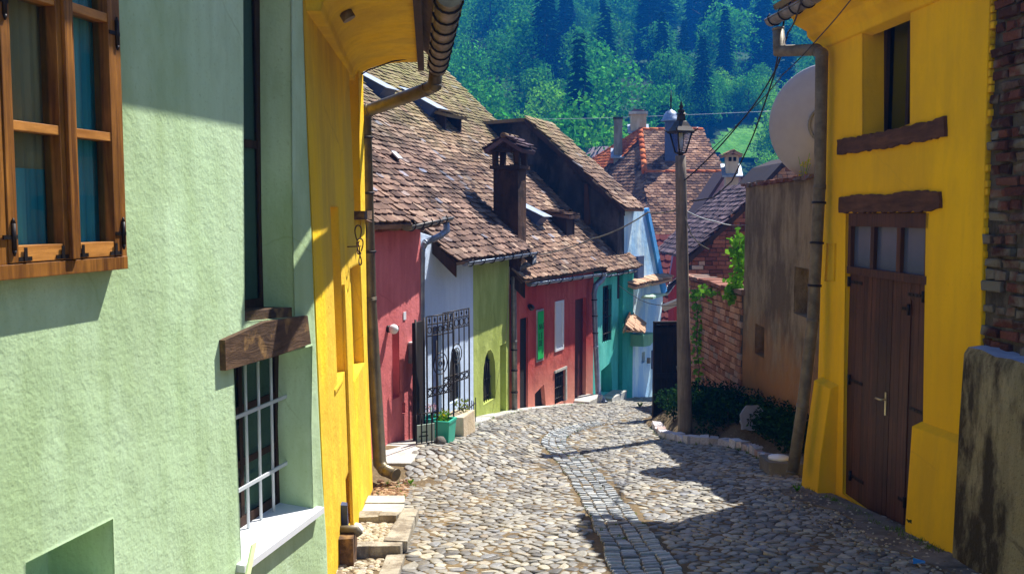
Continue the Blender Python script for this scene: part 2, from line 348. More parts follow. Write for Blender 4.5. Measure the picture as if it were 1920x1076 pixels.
# ================================================================ SETTING: ground, street, drain
def build_ground():
    xs = np.concatenate([-np.geomspace(600, 12, 22), np.arange(-10, 12.01, .25), np.geomspace(14, 600, 26), np.arange(-60, -11, 4), np.arange(14, 125, 4)])
    xs = np.unique(np.round(xs, 3))
    ys = np.concatenate([[-40, -20, -10, -5], np.arange(-3, 30, .25), np.arange(30, 60, 2.5), np.arange(60, 440, 3.5), [460, 520, 600, 800]])
    X, Y = np.meshgrid(xs, ys); Z = gz(X, Y)
    Z = Z + .012 * np.sin(X * 7.1 + Y * 3.3) * np.sin(Y * 5.7) * (Y < 30)
    v = np.stack([X.ravel(), Y.ravel(), Z.ravel()], 1); nx = len(xs); ny = len(ys)
    f = [(j * nx + i, j * nx + i + 1, (j + 1) * nx + i + 1, (j + 1) * nx + i) for j in range(ny - 1) for i in range(nx - 1)]
    t = NT('sandy_ground_and_hill_grass')
    sx = t.n('ShaderNodeSeparateXYZ'); t.l(t.pos.outputs['Position'], sx.inputs[0])
    n1 = t.noise(2.2, 8, None, .7); n2 = t.noise(38, 5)
    sand = t.mix(t.ramp(n1, [(.4, 0.), (.62, 1.)]), (.17, .125, .07), (.10, .075, .05))
    sand = t.mix(t.ramp(n2, [(.55, 0.), (.7, 1.)]), sand, (.26, .2, .12))
    n3 = t.noise(.05, 6)
    grass = t.mix(t.ramp(n3, [(.4, 0.), (.6, 1.)]), (.010, .04, .010), (.02, .08, .015))
    f_ = t.math('GREATER_THAN', sx.outputs[1], 45.0)
    t.out(t.mix(f_, sand, grass), .95, t.bump(n2, .01), spec=.1)
    mb = MB(); mb.v = [tuple(p) for p in v]; mb.f = f; mb.sm = [True] * len(f)
    setp(mb.build('ground', t.m), kind='structure')
build_ground()

def gp(x, y, dz=0): return Vector((x, y, gzf(x, y) + dz))
# drain: left and right edges of the strip read off the street
DL = [(1150, 1100), (1128, 1020), (1092, 945), (1058, 885), (1030, 850), (1010, 828), (1032, 810), (1075, 799), (1120, 792)]
DR = [(1300, 1100), (1240, 1020), (1172, 945), (1122, 885), (1086, 850), (1058, 830), (1068, 816), (1100, 804), (1136, 796)]
def poly_path(px): return [G(*p) for p in px]
dL = poly_path(DL); dR = poly_path(DR)
def resample(path, n):
    s = [0]
    for a, b in zip(path, path[1:]): s.append(s[-1] + (b - a).xy.length)
    out = []
    for k in range(n):
        t = s[-1] * k / (n - 1); i = max(j for j in range(len(s)) if s[j] <= t + 1e-9); i = min(i, len(path) - 2)
        out.append(path[i].lerp(path[i + 1], (t - s[i]) / max(1e-6, s[i + 1] - s[i])))
    return out
def smooth(path, it=2):
    for _ in range(it):
        q = [path[0]]
        for a, b in zip(path, path[1:]): q += [a.lerp(b, .25), a.lerp(b, .75)]
        path = q + [path[-1]]
    return path
dL = smooth(dL); dR = smooth(dR); dLr = resample(dL, 270); dRr = resample(dR, 270)
drain_poly = [(p.x, p.y) for p in dL] + [(p.x, p.y) for p in reversed(dR)]
def build_drain():
    mb = MB(); ncol = 4
    for c in range(ncol):
        k = random.random() * .5
        a0_ = c / ncol + .015; a1_ = (c + 1) / ncol - .015; i = 0
        while i < len(dLr) - 2:
            st = 1; a0 = a0_ + .02 * math.sin(i * .23 + c) + random.uniform(-.015, .015); a1 = a1_ + .02 * math.sin(i * .23 + c + 1) + random.uniform(-.02, .015)
            if random.random() < .02: i += 1; continue
            L0, L1, R0, R1 = dLr[i], dLr[i + st], dRr[i], dRr[i + st]
            sk = random.uniform(-.25, .05) - .25
            def q(a, t, z):
                p = L0.lerp(L1, t).lerp(R0.lerp(R1, t), a); dip = -.012 * (1 - (2 * a - 1) ** 2)
                return Vector((p.x, p.y, gzf(p.x, p.y) + z + dip + .014))
            h = random.uniform(-.012, .012); g = .10
            b0, b1 = g + random.uniform(0, .06), 1 - random.uniform(0, .06)
            m = .012
            base = [q(a0, b0 + sk, -.03), q(a1, b0 - sk, -.03), q(a1, b1 - sk, -.03), q(a0, b1 + sk, -.03)]
            top = [q(a0 + m, b0 + .08 + sk, h + .012), q(a1 - m, b0 + .08 - sk, h + .012), q(a1 - m, b1 - .08 - sk, h + .012), q(a0 + m, b1 - .08 + sk, h + .012)]
            mid = [q(a0, b0 + sk, h + .004), q(a1, b0 - sk, h + .004), q(a1, b1 - sk, h + .004), q(a0, b1 + sk, h + .004)]
            mb.add(base + mid + top, [(8, 9, 10, 11)] + [(r + j, r + (j + 1) % 4, r + 4 + (j + 1) % 4, r + 4 + j) for r in (0, 4) for j in range(4)])
            i += st
    setp(mb.build('drain_channel', m_sett), kind='structure')
build_drain()
# cobbles: a clipped (Voronoi) cell each, domed
KERB_R = [G(1225, 802), G(1242, 822), G(1290, 832), G(1345, 834), G(1400, 845), G(1440, 868), G(1470, 884)]
def street_right(y): return float(np.interp(y, [3, 7.3, 10.9, 11.4, 12, 13.1, 14.1, 15.6, 16.6, 22, 26], [3.62, 3.6, 3.3, 3.3, 3.2, 3.15, 2.6, 2.3, 2.35, 4.8, 6]))
def street_left(y): return float(np.interp(y, [3, 7.0, 8.35, 10.2, 10.8, 13.5, 16.2, 16.7, 20.3, 22.5, 24.9, 26], [-.55, -.80, -1.02, -1.22, -1.22, -.60, .15, .35, 1.95, 2.9, 4.0, 4.4]))
def build_cobbles():
    mb = MB(); pts = {}
    sx, sy = .120, .078
    ni = int(9 / sx); nj = int(20.5 / sy); X0 = -2.2; Y0 = 4.4
    for j in range(nj):
        for i in range(ni):
            pts[i, j] = (X0 + (i + .5 * (j % 2) + random.uniform(-.36, .36)) * sx, Y0 + (j + random.uniform(-.36, .36)) * sy)
    def clip(poly, mx, my, nx, ny):
        out = []
        for k in range(len(poly)):
            a = poly[k]; b = poly[(k + 1) % len(poly)]
            da = (a[0] - mx) * nx + (a[1] - my) * ny; db = (b[0] - mx) * nx + (b[1] - my) * ny
            if da <= 0: out.append(a)
            if (da < 0) != (db < 0) and abs(da - db) > 1e-9:
                t = da / (da - db); out.append((a[0] + (b[0] - a[0]) * t, a[1] + (b[1] - a[1]) * t))
        return out
    for (i, j), (x, y) in pts.items():
        if not (street_left(y) - .02 < x < street_right(y) + .02) or inpoly(x, y, drain_poly): continue
        if x < y * -.25 or x > y * .55: continue
        # keep a smooth transition to the drain edges
        if inpoly(x + .05, y, drain_poly) or inpoly(x - .05, y, drain_poly): continue
        poly = [(x - sx, y - sy * 1.2), (x + sx, y - sy * 1.2), (x + sx, y + sy * 1.2), (x - sx, y + sy * 1.2)]
        for di in (-2, -1, 0, 1, 2):
            for dj in (-2, -1, 0, 1, 2):
                if (di or dj) and (i + di, j + dj) in pts:
                    qx, qy = pts[i + di, j + dj]; dx, dy = qx - x, qy - y
                    poly = clip(poly, x + dx * .5, y + dy * .5, dx, dy)
        if len(poly) < 3: continue
        # round the corners
        rp = []
        for k in range(len(poly)):
            a = poly[k]; b = poly[(k + 1) % len(poly)]
            rp += [(a[0] * .72 + b[0] * .28, a[1] * .72 + b[1] * .28), (a[0] * .28 + b[0] * .72, a[1] * .28 + b[1] * .72)]
        cx = sum(p[0] for p in rp) / len(rp); cy = sum(p[1] for p in rp) / len(rp)
        g = gzf(cx, cy); gx = (gzf(cx + .1, cy) - g) / .1; gy = (gzf(cx, cy + .1) - g) / .1
        tx, ty = random.gauss(0, .09), random.gauss(0, .09); h = random.uniform(.004, .015); s0 = random.uniform(.89, .98)
        n = len(rp); vs = []
        for s, z in ((s0, -.03), (s0 * .97, h * .5), (s0 * .86, h * .95), (s0 * .45, h * 1.1)):
            for px_, py_ in rp:
                X = cx + (px_ - cx) * s; Y = cy + (py_ - cy) * s
                vs.append((X, Y, g + gx * (X - cx) + gy * (Y - cy) + z + (tx * (X - cx) + ty * (Y - cy)) * (z > 0)))
        fs = [(r * n + k, r * n + (k + 1) % n, (r + 1) * n + (k + 1) % n, (r + 1) * n + k) for r in range(3) for k in range(n)] + [tuple(3 * n + k for k in range(n))]
        mb.add(vs, fs, True)
    setp(mb.build('cobbled_street', m_cob), kind='structure')
build_cobbles()
def slab_strip(name, left, right, mat, z=.05, seg=None, gap=.01):
    """paving slabs between two polylines on the ground"""
    mb = MB(); n = len(left)
    for i in range(n - 1):
        a, b, c, d = left[i], right[i], right[i + 1], left[i + 1]
        ctr = (a + b + c + d) / 4; q = [ctr + (p - ctr) * (1 - gap / .5) for p in (a, b, c, d)]
        dz = random.uniform(-.008, .008)
        top = [Vector((p.x, p.y, gzf(p.x, p.y) + z + dz)) for p in q]; bot = [Vector((p.x, p.y, gzf(p.x, p.y) - .1)) for p in q]
        mb.add(top + bot, [(0, 1, 2, 3), (4, 7, 6, 5), (0, 4, 5, 1), (1, 5, 6, 2), (2, 6, 7, 3), (3, 7, 4, 0)])
    return setp(mb.build(name, mat), kind='structure')
def V2(x, y): return Vector((x, y, 0))
# pavement along the left houses
yy = [10.75, 11.3, 11.9, 12.5, 13.1, 13.8, 14.5, 15.3, 16.1, 16.6, 17.3, 18.1, 19, 20]
slab_strip('pavement', [V2(xl(y) - .02, y) for y in yy], [V2(street_left(y) + .04, y) for y in yy], m_conc, .03, gap=.006)
kx = [V2(-1.30, 8.62), V2(-1.32, 9.0), V2(-1.33, 9.5)]
slab_strip('paving_slabs', [V2(-1.43, 8.62), V2(-1.46, 9.1), V2(-1.48, 9.45)], [V2(-1.02, 8.62), V2(-1.06, 9.1), V2(-1.1, 9.45)], m_conc, .05, gap=.01)

# ================================================================ GREEN HOUSE (left foreground)
LB = .025
g = wallframe((-2.67 + .2216 * 1.0, 1.0), (-1.27, 6.33), 0)
GU = Vector((-1.27 + 2.67 - .2216, 5.33)).length      # length of the facade
th_green = thing('green_house', 'pale green plastered house in the left foreground with a brown casement window', 'house', (-2.0, 4.0, gzf(-2, 4)))
up = pix(g, [(456, -60), (546, -60), (547, 200), (549, 420), (553, 594), (459, 603), (457, 300)])
lo = pix(g, [(438, 690), (586, 648), (584, 800), (588, 962), (453, 1052), (446, 880)])
ni = pix(g, [(48, 1055), (212, 972), (216, 1100), (48, 1190)])
edge = pix(g, [(616, 1130), (612, 1010), (603, 880), (597, 760), (590, 600), (584, 440), (575, 240), (569, 60), (566, -80)])
edge = [(a, b) for a, b in edge]
outline = [(-1.6, -3.4), (edge[0][0], -3.4)] + edge + [(edge[-1][0], 2.6), (-1.6, 2.6)]
_wh = [g.uv(240, 505, .075)[0] - .03, g.uv(226, 503, .075)[1] + .03]
wall(g, outline, [(up, .24), (lo, .27), (ni, .34), (rect(g.uv(-60, 500)[0], _wh[1], _wh[0], 1.2), .2)], .5).build('wall', m_green, th_green)
# upper window in its niche
def bars(fr, a0, b0, a1, b1, c0, c1, w, cols, rows, mat, parent, name='frame', pane=None, panemat=None, mid=None):
    m = MB(); mid = mid or w * .7
    m.box(fr, a0, a0 + w, b0, b1, c0, c1); m.box(fr, a1 - w, a1, b0, b1, c0, c1)
    m.box(fr, a0 + w, a1 - w, b0, b0 + w, c0 + .002, c1 - .002); m.box(fr, a0 + w, a1 - w, b1 - w, b1, c0 + .002, c1 - .002)
    for k in range(1, cols):
        x = a0 + w + (a1 - a0 - 2 * w) * k / cols; m.box(fr, x - mid / 2, x + mid / 2, b0 + w, b1 - w, c0 + .004, c1 - .004)
    for k in range(1, rows):
        y = b0 + w + (b1 - b0 - 2 * w) * k / rows; m.box(fr, a0 + w, a1 - w, y - mid / 2, y + mid / 2, c0 + .006, c1 - .006)
    o = m.build(name, mat, parent)
    if panemat:
        p = MB(); cm = (c0 + c1) / 2; p.box(fr, a0 + w * .9, a1 - w * .9, b0 + w * .9, b1 - w * .9, cm - .003, cm + .003); p.build('pane', panemat, o)
    return o
m_glassd = M_glass('dark_window_glass', (.55, .62, .66), .05)
m_glassb = M_glass('blue_window_glass', (.80, .88, .90), .03)
def M_curtain(name, c1, c2, s=9):
    t = NT(name); v = t.vec((1, 1, .05)); n = t.noise(s, 4, v, .6, .5)
    return t.out(t.mix(t.ramp(n, [(.35, 0.), (.65, 1.)]), c1, c2), .9, t.bump(n, .03), spec=.1)
m_teal_cur = M_curtain('teal_curtain', (.03, .30, .38), (.18, .56, .58))
m_olive_refl = M_curtain('olive_brown_reflection', (.26, .22, .12), (.44, .38, .24), 6)  # olive-brown reflection of the left panes, painted as a cloth colour
u0 = min(p[0] for p in up); u1 = max(p[0] for p in up); v0 = min(p[1] for p in up)
bars(g, u0 + .002, v0 + .05, u1 - .002, 2.4, -.235, -.212, .07, 2, 3, m_dark, th_green, 'window', None, m_glassd)
# beam between the two openings, painted-in sill board above it
bm_ = MB(); bp = pix(g, [(422, 637), (455, 622), (500, 603), (577, 590), (583, 645), (520, 668), (424, 694)], .035); bp = [(a + random.uniform(-.004, .004), b + random.uniform(-.006, .006)) for a, b in bp]; bm_.prism(g, bp, -.20, .035)
bm_.build('lintel_beam', m_beam, th_green)
bs = MB(); b2 = pix(g, [(459, 612), (575, 586), (573, 596), (459, 624)]); bs.prism(g, pix(g, [(459, 585), (566, 575), (575, 592), (459, 618)]), -.23, -.02); bs.build('sill_board', m_beam, th_green)
# lower window
lu0 = min(p[0] for p in lo); lu1 = max(p[0] for p in lo)
lv0 = g.uv(453, 1052)[1]; lv1 = g.uv(438, 690)[1] + .05
bars(g, lu0 + .003, lv0 + .03, lu1 - .003, lv1, -.262, -.24, .06, 2, 3, m_dark, th_green, 'window', None, m_glassd)
gr = MB()
GC = -.20
for k in range(5):
    uu = [lu0 + .03, g.uv(463, 850, GC)[0], g.uv(487, 850, GC)[0], g.uv(511, 850, GC)[0], lu0 + .12][k]; gr.tube([g.P(uu, lv0 + .02, GC), g.P(uu, lv1 + .12, GC)], .010, 8)
for px in ((450, 777), (450, 915)):
    vv = g.uv(*px, GC)[1]; gr.box(g, lu0 - .01, lu1 + .01, vv - .011, vv + .011, GC + .010, GC + .022)
gr.build('window_grille', m_whitem, th_green)
vt = MB()
for k in range(16): vt.box(g, lu0 + .08, lu0 + .40, lv0 + .10 + k * .022, lv0 + .112 + k * .022, -.234, -.228)
vt.build('louvre', m_whitem, th_green)
si = MB(); sp = [g.uv(453, 1054), g.uv(590, 962)]
vs_ = g.uv(453, 1030)[1] - .0
si.add([g.P(lu0 - .02, lv0 + .03, -.262), g.P(lu1 + .03, lv0 + .03, -.262), g.P(lu1 + .03, lv0 - .0, .05), g.P(lu0 - .02, lv0 - .0, .05),
        g.P(lu0 - .02, lv0 - .04, -.262), g.P(lu1 + .03, lv0 - .04, -.262), g.P(lu1 + .03, lv0 - .04, .05), g.P(lu0 - .02, lv0 - .04, .05)],
       [(0, 1, 2, 3), (4, 7, 6, 5), (0, 4, 5, 1), (1, 5, 6, 2), (2, 6, 7, 3), (3, 7, 4, 0)])
si.build('window_sill', m_whitep, th_green)
# small post inside the cellar niche
nb = MB(); a_, b_ = g.uv(75, 1060); nb.box(g, a_ - .02, a_ + .03, b_ - .5, b_ + .1, -.31, -.27); nb.build('niche_post', m_cream, th_green)
nb = MB(); a_, b_ = g.uv(50, 1080); nb.box(g, a_ - .02, a_ + .11, b_ - .6, b_ + .02, -.338, -.325); nb.build('niche_opening', m_black, th_green)
# wooden casement window standing proud of the facade
wa, wb = g.uv(-60, 520)[0], g.uv(240, 505, .075)[0]
vb = g.uv(226, 503, .075)[1] + .050; 
cw = MB(); vt_ = 1.25
cw.box(g, wa - .5, wb, vb - .055, vb, -.05, .075); cw.box(g, wb - .035, wb, vb, vt_, -.05, .072)
cw.box(g, wa - .5, wb - .035, vt_ - .06, vt_, -.05, .06)
fo = cw.build('window_frame', m_wood, th_green)
um = g.uv(128, 400, .06)[0]            # meeting line of the two sashes
ul = g.uv(8, 400, .06)[0]
rows_ = [vb + .005, g.uv(145, 250, .06)[1], g.uv(145, 18, .06)[1], vt_ - .06]
def sash(a0, a1, name):
    m = MB(); w = .046
    m.box(g, a0, a0 + w, rows_[0], rows_[3], .0, .075); m.box(g, a1 - w, a1, rows_[0], rows_[3], .0, .075)
    o = m.build(name, m_wood, th_green)
    for q0, q1 in [(rows_[0], rows_[0] + .062), (rows_[3] - .06, rows_[3])] + [(v - .018, v + .018) for v in rows_[1:3]]:
        m = MB(); m.box(g, a0 + w, a1 - w, q0, q1, .002, .071); m.build('rail', m_woodh, o)
    p = MB(); p.box(g, a0 + w - .01, a1 - w + .01, rows_[0] + .05, rows_[3] - .05, .028, .033); p.build('pane', m_glassb, o)
    return o
sash(um + .004, wb - .037, 'window_sash'); sash(ul, um - .004, 'window_sash')
cm_ = MB(); cm_.box(g, um - .022, um + .020, rows_[0], rows_[3], .076, .092); cm_.build('cover_strip', m_wood, th_green)
ln_ = MB(); ln_.box(g, wa - .5, ul - .003, vb, vt_ - .06, .0, .07); ln_.build('window_post', m_wood, th_green)
def cloth(fr, a0, a1, b0, b1, c, amp=.012, n=40, ph=0):
    m = MB(); vs = []
    for j in range(2):
        for i in range(n):
            a = a0 + (a1 - a0) * i / (n - 1); vs.append(fr.P(a, (b0, b1)[j], c + amp * math.sin(i * .9 + ph) + amp * .5 * math.sin(i * 2.1)))
    return m.add(vs, [(i, i + 1, n + i + 1, n + i) for i in range(n - 1)], True)
cl_ = cloth(g, um, wb - .02, vb, vt_, -.02, .008); cl_.build('curtain_and_reflection', m_teal_cur, th_green)
cl_ = cloth(g, ul + .02, um, vb, vb + .36, -.02, .008, ph=2); cl_.build('curtain_and_reflection', m_teal_cur, th_green)
cl_ = cloth(g, ul + .02, um, vb + .36, vt_, -.022, .006, ph=1); cl_.build('curtain_and_reflection', m_olive_refl, th_green)  # sheet carrying the painted reflection behind the left sash
for uu, vv in ((wb - .03, vb + .10), (wb - .03, vb + .95), (ul + .02, vb + .10), (ul + .02, vb + .95)):
    h = MB(); h.tube([g.P(uu, vv - .05, .08), g.P(uu, vv + .05, .08)], .009, 8); h.tube([g.P(uu, vv - .07, .08), g.P(uu, vv - .05, .08)], [.003, .009], 8)
    h.tube([g.P(uu, vv + .05, .08), g.P(uu, vv + .07, .08)], [.009, .003], 8); h.box(g, uu - .05, uu + .02, vv - .008, vv + .008, .073, .08); h.build('hinge', m_iron, th_green)
for uu in (um - .06, um + .06, wb - .08, ul + .08):
    h = MB(); h.box(g, uu - .035, uu + .035, rows_[0] + .004, rows_[0] + .02, .072, .076); h.box(g, uu - .008, uu + .008, rows_[0] + .004, rows_[0] + .055, .0765, .079); h.build('corner_bracket', m_iron, th_green)
# eave and roof of the green house (above the picture, casts the shade on the wall top)
rf = MB(); rf.box(g, -1.7, GU - .02, 2.16, 2.20, -.3, .56)
rf.add([g.P(-1.7, 2.21, .6), g.P(GU - .02, 2.21, .6), g.P(GU - .02, 5.6, -3.4), g.P(-1.7, 5.6, -3.4), g.P(-1.7, 2.33, .6), g.P(GU - .02, 2.33, .6), g.P(GU - .02, 5.75, -3.4), g.P(-1.7, 5.75, -3.4)],
       [(0, 1, 2, 3), (4, 7, 6, 5), (0, 4, 5, 1), (1, 5, 6, 2), (2, 6, 7, 3), (3, 7, 4, 0)])
rf.build('roof', m_tilep, th_green)
# pale board leaning at the lower left of the window sill
bd = MB(); pa = g.at(470, 1022, .09); pb = g.at(452, 1110, .16)
fb = Fr(pb, g.u, (pa - pb).normalized(), g.u.cross((pa - pb).normalized())); bd.box(fb, -.0, .055, -.5, (pa - pb).length, 0, .02)
bd.single('board', m_plk := M_flat('pale_green_board', (.52, .62, .34), .7, 0, .2, (.45, .55, .28)), 'pale green board leaning below the white sill of the barred window', 'board', pb)

# ================================================================ YELLOW HOUSE, left
yb = (-1.53, 10.1)
yf = wallframe((-1.27, 6.33), yb, .026)
YU = math.hypot(.26, 3.77)
yf.O.z = -2.9; 
th_yl = thing('yellow_house', 'bright yellow house on the left with a curved cove under its eave', 'house', (-1.4, 8.2, gzf(-1.4, 8.2)))
def slit(x0, y0, x1, y1, w): return yf.uv(x0, y0), w
def prect(fr, xl_, xr_, yt, yb_):   # upright opening from two screen columns measured at the given rows
    a0 = fr.uv(xl_, (yt + yb_) / 2)[0]; a1 = fr.uv(xr_, (yt + yb_) / 2)[0]; am = (xl_ + xr_) / 2
    return rect(a0, fr.uv(am, yb_)[1], a1, fr.uv(am, yt)[1])
holes = [(prect(yf, 626, 641, 388, 716), .12), (prect(yf, 659, 680, 496, 704), .10), (prect(yf, 660, 673, 145, 410), .14), (prect(yf, 649, 661, 880, 985), .10)]
wall(yf, [(0, -.9), (YU, -.9), (YU, 5.2), (0, 5.2)], holes, .5).build('wall', m_yelL, th_yl)
# plaster pilaster line in the middle of the wall
pl = MB(); pa0 = yf.uv(648, 750)[0]; pl.prism(yf, [(pa0 - .05, -.6), (pa0 + .52, -.6), (pa0 + .40, 2.1), (pa0 + .06, 2.3)], 0, .025)
pl.prism(yf, rect(yf.uv(626, 720)[0], yf.uv(632, 722)[1] - .04, yf.uv(641, 720)[0], yf.uv(632, 722)[1]), -.1, .01)
pl.build('pilaster', m_yelL, th_yl)
# cove cornice
def sweep(prof, A, B, mb=None):
    """profile of (out, z) swept from point A to B, out measured square to the run"""
    mb = mb or MB(); A = Vector(A); B = Vector(B); d = (B - A); n = Vector((d.y, -d.x, 0)).normalized(); k = len(prof)
    vs = [p + n * o + Vector((0, 0, z)) for p in (A, B) for o, z in prof]
    mb.add(vs, [(i, i + 1, k + i + 1, k + i) for i in range(k - 1)], False)
    mb.add([p for p in vs[:k]], [tuple(range(k))]); mb.add([p for p in vs[k:]], [tuple(range(k))])
    return mb
cv = [(-.35, .0)] + [(.0 + .60 * (1 - math.cos(t)), 1.36 + .24 * math.sin(t) ** .8) for t in np.linspace(0, math.pi / 2, 10)] + [(.64, 1.60), (.64, 1.66), (-.35, 1.66)]
cv[0] = (-.35, 1.36)
sweep(cv, (-1.285, 6.46, 0), (-1.645, 10.08, 0)).build('cornice', m_yelL, th_yl)
fa = MB(); ff = wallframe((-.605, 6.0), (-.975, 10.2)); ff.O.z = 0
fa.box(ff, .2, 4.22, 1.55, 1.66, 0, .03); fa.box(ff, .2, 4.24, 1.52, 1.55, -.03, .035); fa.build('fascia', m_dark, th_yl)
def gutter(p0, p1, r, brk=.45, name='gutter', mat=None, parent=None, sepb=True):
    p0 = Vector(p0); p1 = Vector(p1); d = (p1 - p0); L = d.length; d.normalize(); s = d.cross(Vector((0, 0, 1))).normalized(); upv = s.cross(d)
    m = MB(); seg = 8; vs = []
    for p in (p0, p1):
        for rr in (r, r * .9):
            for k in range(seg + 1):
                t = math.pi + math.pi * k / seg; vs.append(p + s * math.cos(t) * rr + upv * math.sin(t) * rr)
    n = seg + 1
    fs = [(k, k + 1, 2 * n + k + 1, 2 * n + k) for k in range(seg)] + [(n + k, n + k + 1, 3 * n + k + 1, 3 * n + k) for k in range(seg)]
    fs += [(0, n, 3 * n, 2 * n), (seg, n + seg, 3 * n + seg, 2 * n + seg)]
    m.add(vs, fs, True)
    for b in (0, 2 * n): m.add([vs[b + k] for k in range(n)], [tuple(range(n))])
    for sgn in (-1, 1): m.tube([p0 + s * r * sgn, p1 + s * r * sgn], r * .14, 6)
    o = m.build(name, mat, parent)
    b = MB(); k = brk * .4
    while k < L:
        c = p0 + d * k; pts = [c + (s * math.cos(t) + upv * math.sin(t)) * (r + .008) for t in np.linspace(math.pi * .95, math.pi * 2.05, 9)]
        pts.append(pts[-1] + upv * .03 - s * .02); b.tube(pts, .008, 5); k += brk
        if sepb: b.build('gutter_bracket', m_iron, o); b = MB()
    if not sepb: b.build('gutter_bracket', m_iron, o)
    return o
def downpipe(pts, r, mat, parent, seams=1.0, name='downpipe', clamp=True):
    m = MB(); pts = [Vector(p) for p in pts]; m.tube(pts, r, 14)
    for a, b in zip(pts, pts[1:]):
        L = (b - a).length; n = max(1, int(L / seams)); d = (b - a).normalized()
        for k in range(n + 1):
            c = a + d * min(L - .02, max(.0, L * (k + .0) / n)); m.tube([c, c + d * .028], r * 1.09, 14)
    o = m.build(name, mat, parent)
    if clamp:
        a, b = max(zip(pts, pts[1:]), key=lambda s: (s[1] - s[0]).length); d = (b - a).normalized()
        for t in (.12, .42, .74): q = MB(); c = a.lerp(b, t); q.tube([c - d * .012, c + d * .012], r * 1.22, 14); q.build('pipe_clamp', m_iron, o)
    return o
gA = P(843, -12, 6.5); gB = P(822, 150, 9.95); gB = P(820, 128, 9.95)
gutter(gA, gB, .095, .42, 'gutter', m_zincb, th_yl)
dp = [P(818, 125, 9.9), P(815, 160, 9.95), P(800, 168, 10.05), P(690, 208, 10.25), P(684, 216, 10.27), P(694, 560, 10.32), P(712, 868, 10.36), P(720, 880, 10.3), P(742, 890, 10.2)]
downpipe(dp, .068, m_zincb, th_yl, 1.1)
rf = MB(); rf.add([Vector((-.50, 6.2, 1.60)), Vector((-.80, 10.25, 1.60)), Vector((-5, 10.5, 5.6)), Vector((-5, 6.5, 5.6)), Vector((-.50, 6.2, 1.70)), Vector((-.80, 10.25, 1.70)), Vector((-5, 10.5, 5.75)), Vector((-5, 6.5, 5.75))],
    [(0, 1, 2, 3), (4, 7, 6, 5), (0, 4, 5, 1), (1, 5, 6, 2), (2, 6, 7, 3), (3, 7, 4, 0)]); rf.build('roof', m_tilep, th_yl)
bw = MB(); bwf = wallframe((-5.0, 10.1), (-1.57, 10.1)); bw = wall(Fr((-5, 10.1, 0), (1, 0, 0), (0, 0, 1), (0, 1, 0)), [(0, -4), (3.44, -4), (3.42, 1.5), (3.7, 1.8), (0, 5.2)], [], .3); bw.build('end_wall', m_yelL, th_yl)
hs = MB(); hs.prism(yf, [(a, b) for a, b in [yf.uv(664, 396), yf.uv(680, 396), yf.uv(680, 412), yf.uv(664, 412)]], -.02, .1); hs.build('window_ledge', m_beam, th_yl)
# spot lamp on the cove
lp0 = yf.at(600, 30, .0); th_ = thing('wall_spotlight', 'small metal spotlight fixed high on the left yellow wall', 'lamp', lp0)
m = MB(); m.tube([lp0 - yf.n * .03, lp0 + yf.n * .035], .045, 12); m.build('wall_plate', m_zincb, th_)
m = MB(); m.tube([lp0, lp0 + yf.n * .10, lp0 + yf.n * .13 + Vector((0, 0, .02))], .013, 8); m.build('arm', m_zincb, th_)
m = MB(); c0 = lp0 + yf.n * .15 + Vector((0, 0, .09)); c1 = lp0 + yf.n * .22 + Vector((0, .0, -.03)); m.tube([c0, c0.lerp(c1, .55), c0.lerp(c1, .6), c1], [.042, .042, .052, .052], 14); m.build('lamp_head', m_zincb, th_)
# coil of wire
wc = yf.at(672, 462, .10)
m = MB()
for k, (dx, dz, r) in enumerate(((0, .06, .13), (.05, -.05, .12))):
    m.tube([wc + yf.u * (dx + r * math.cos(t)) * 1.0 + Vector((0, 0, dz + r * math.sin(t))) + yf.n * (.01 * k + .02 * math.sin(2 * t)) for t in np.linspace(0, 6.2, 24)], .006, 6)
m.tube([wc - yf.n * .12, wc + yf.n * .02], .006, 6)
m.single('wire_coil', m_beamd, 'thin coil of loose wire hooked on the left yellow wall by the downpipe', 'wire', wc)
# thin cable below the cove to the fascia
m = MB(); m.tube([P(662, 150, 10.0), P(690, 132, 10.0), P(735, 116, 9.95), P(788, 106, 9.95)], .008, 6)
m.single('cable_under_cove', m_iron, 'thin dark cable running along the end of the left yellow cove', 'cable', P(735, 116, 9.95))
# box with an old pipe at the foot of the wall
p0 = G(640, 1070); a0 = yf.uv(640, 1060)[0]
th_ = thing('utility_box', 'small dark wooden box with a pipe stub at the foot of the left yellow wall', 'box', yf.P(a0, .15, .06))
m = MB(); m.box(yf, a0 - .12, a0 + .18, -.1, .42, .0, .11, .008); m.build('box_body', m_beam, th_)
m = MB(); m.tube([yf.P(a0 + .02, .45, .0), yf.P(a0 + .02, .45, .12), yf.P(a0 + .02, .40, .15)], .03, 12); m.build('pipe_stub', m_zincg, th_)
m = MB(); m.box(yf, a0 + .1, a0 + .17, .42, .62, .0, .05, .006); m.build('post', m_slate, th_)
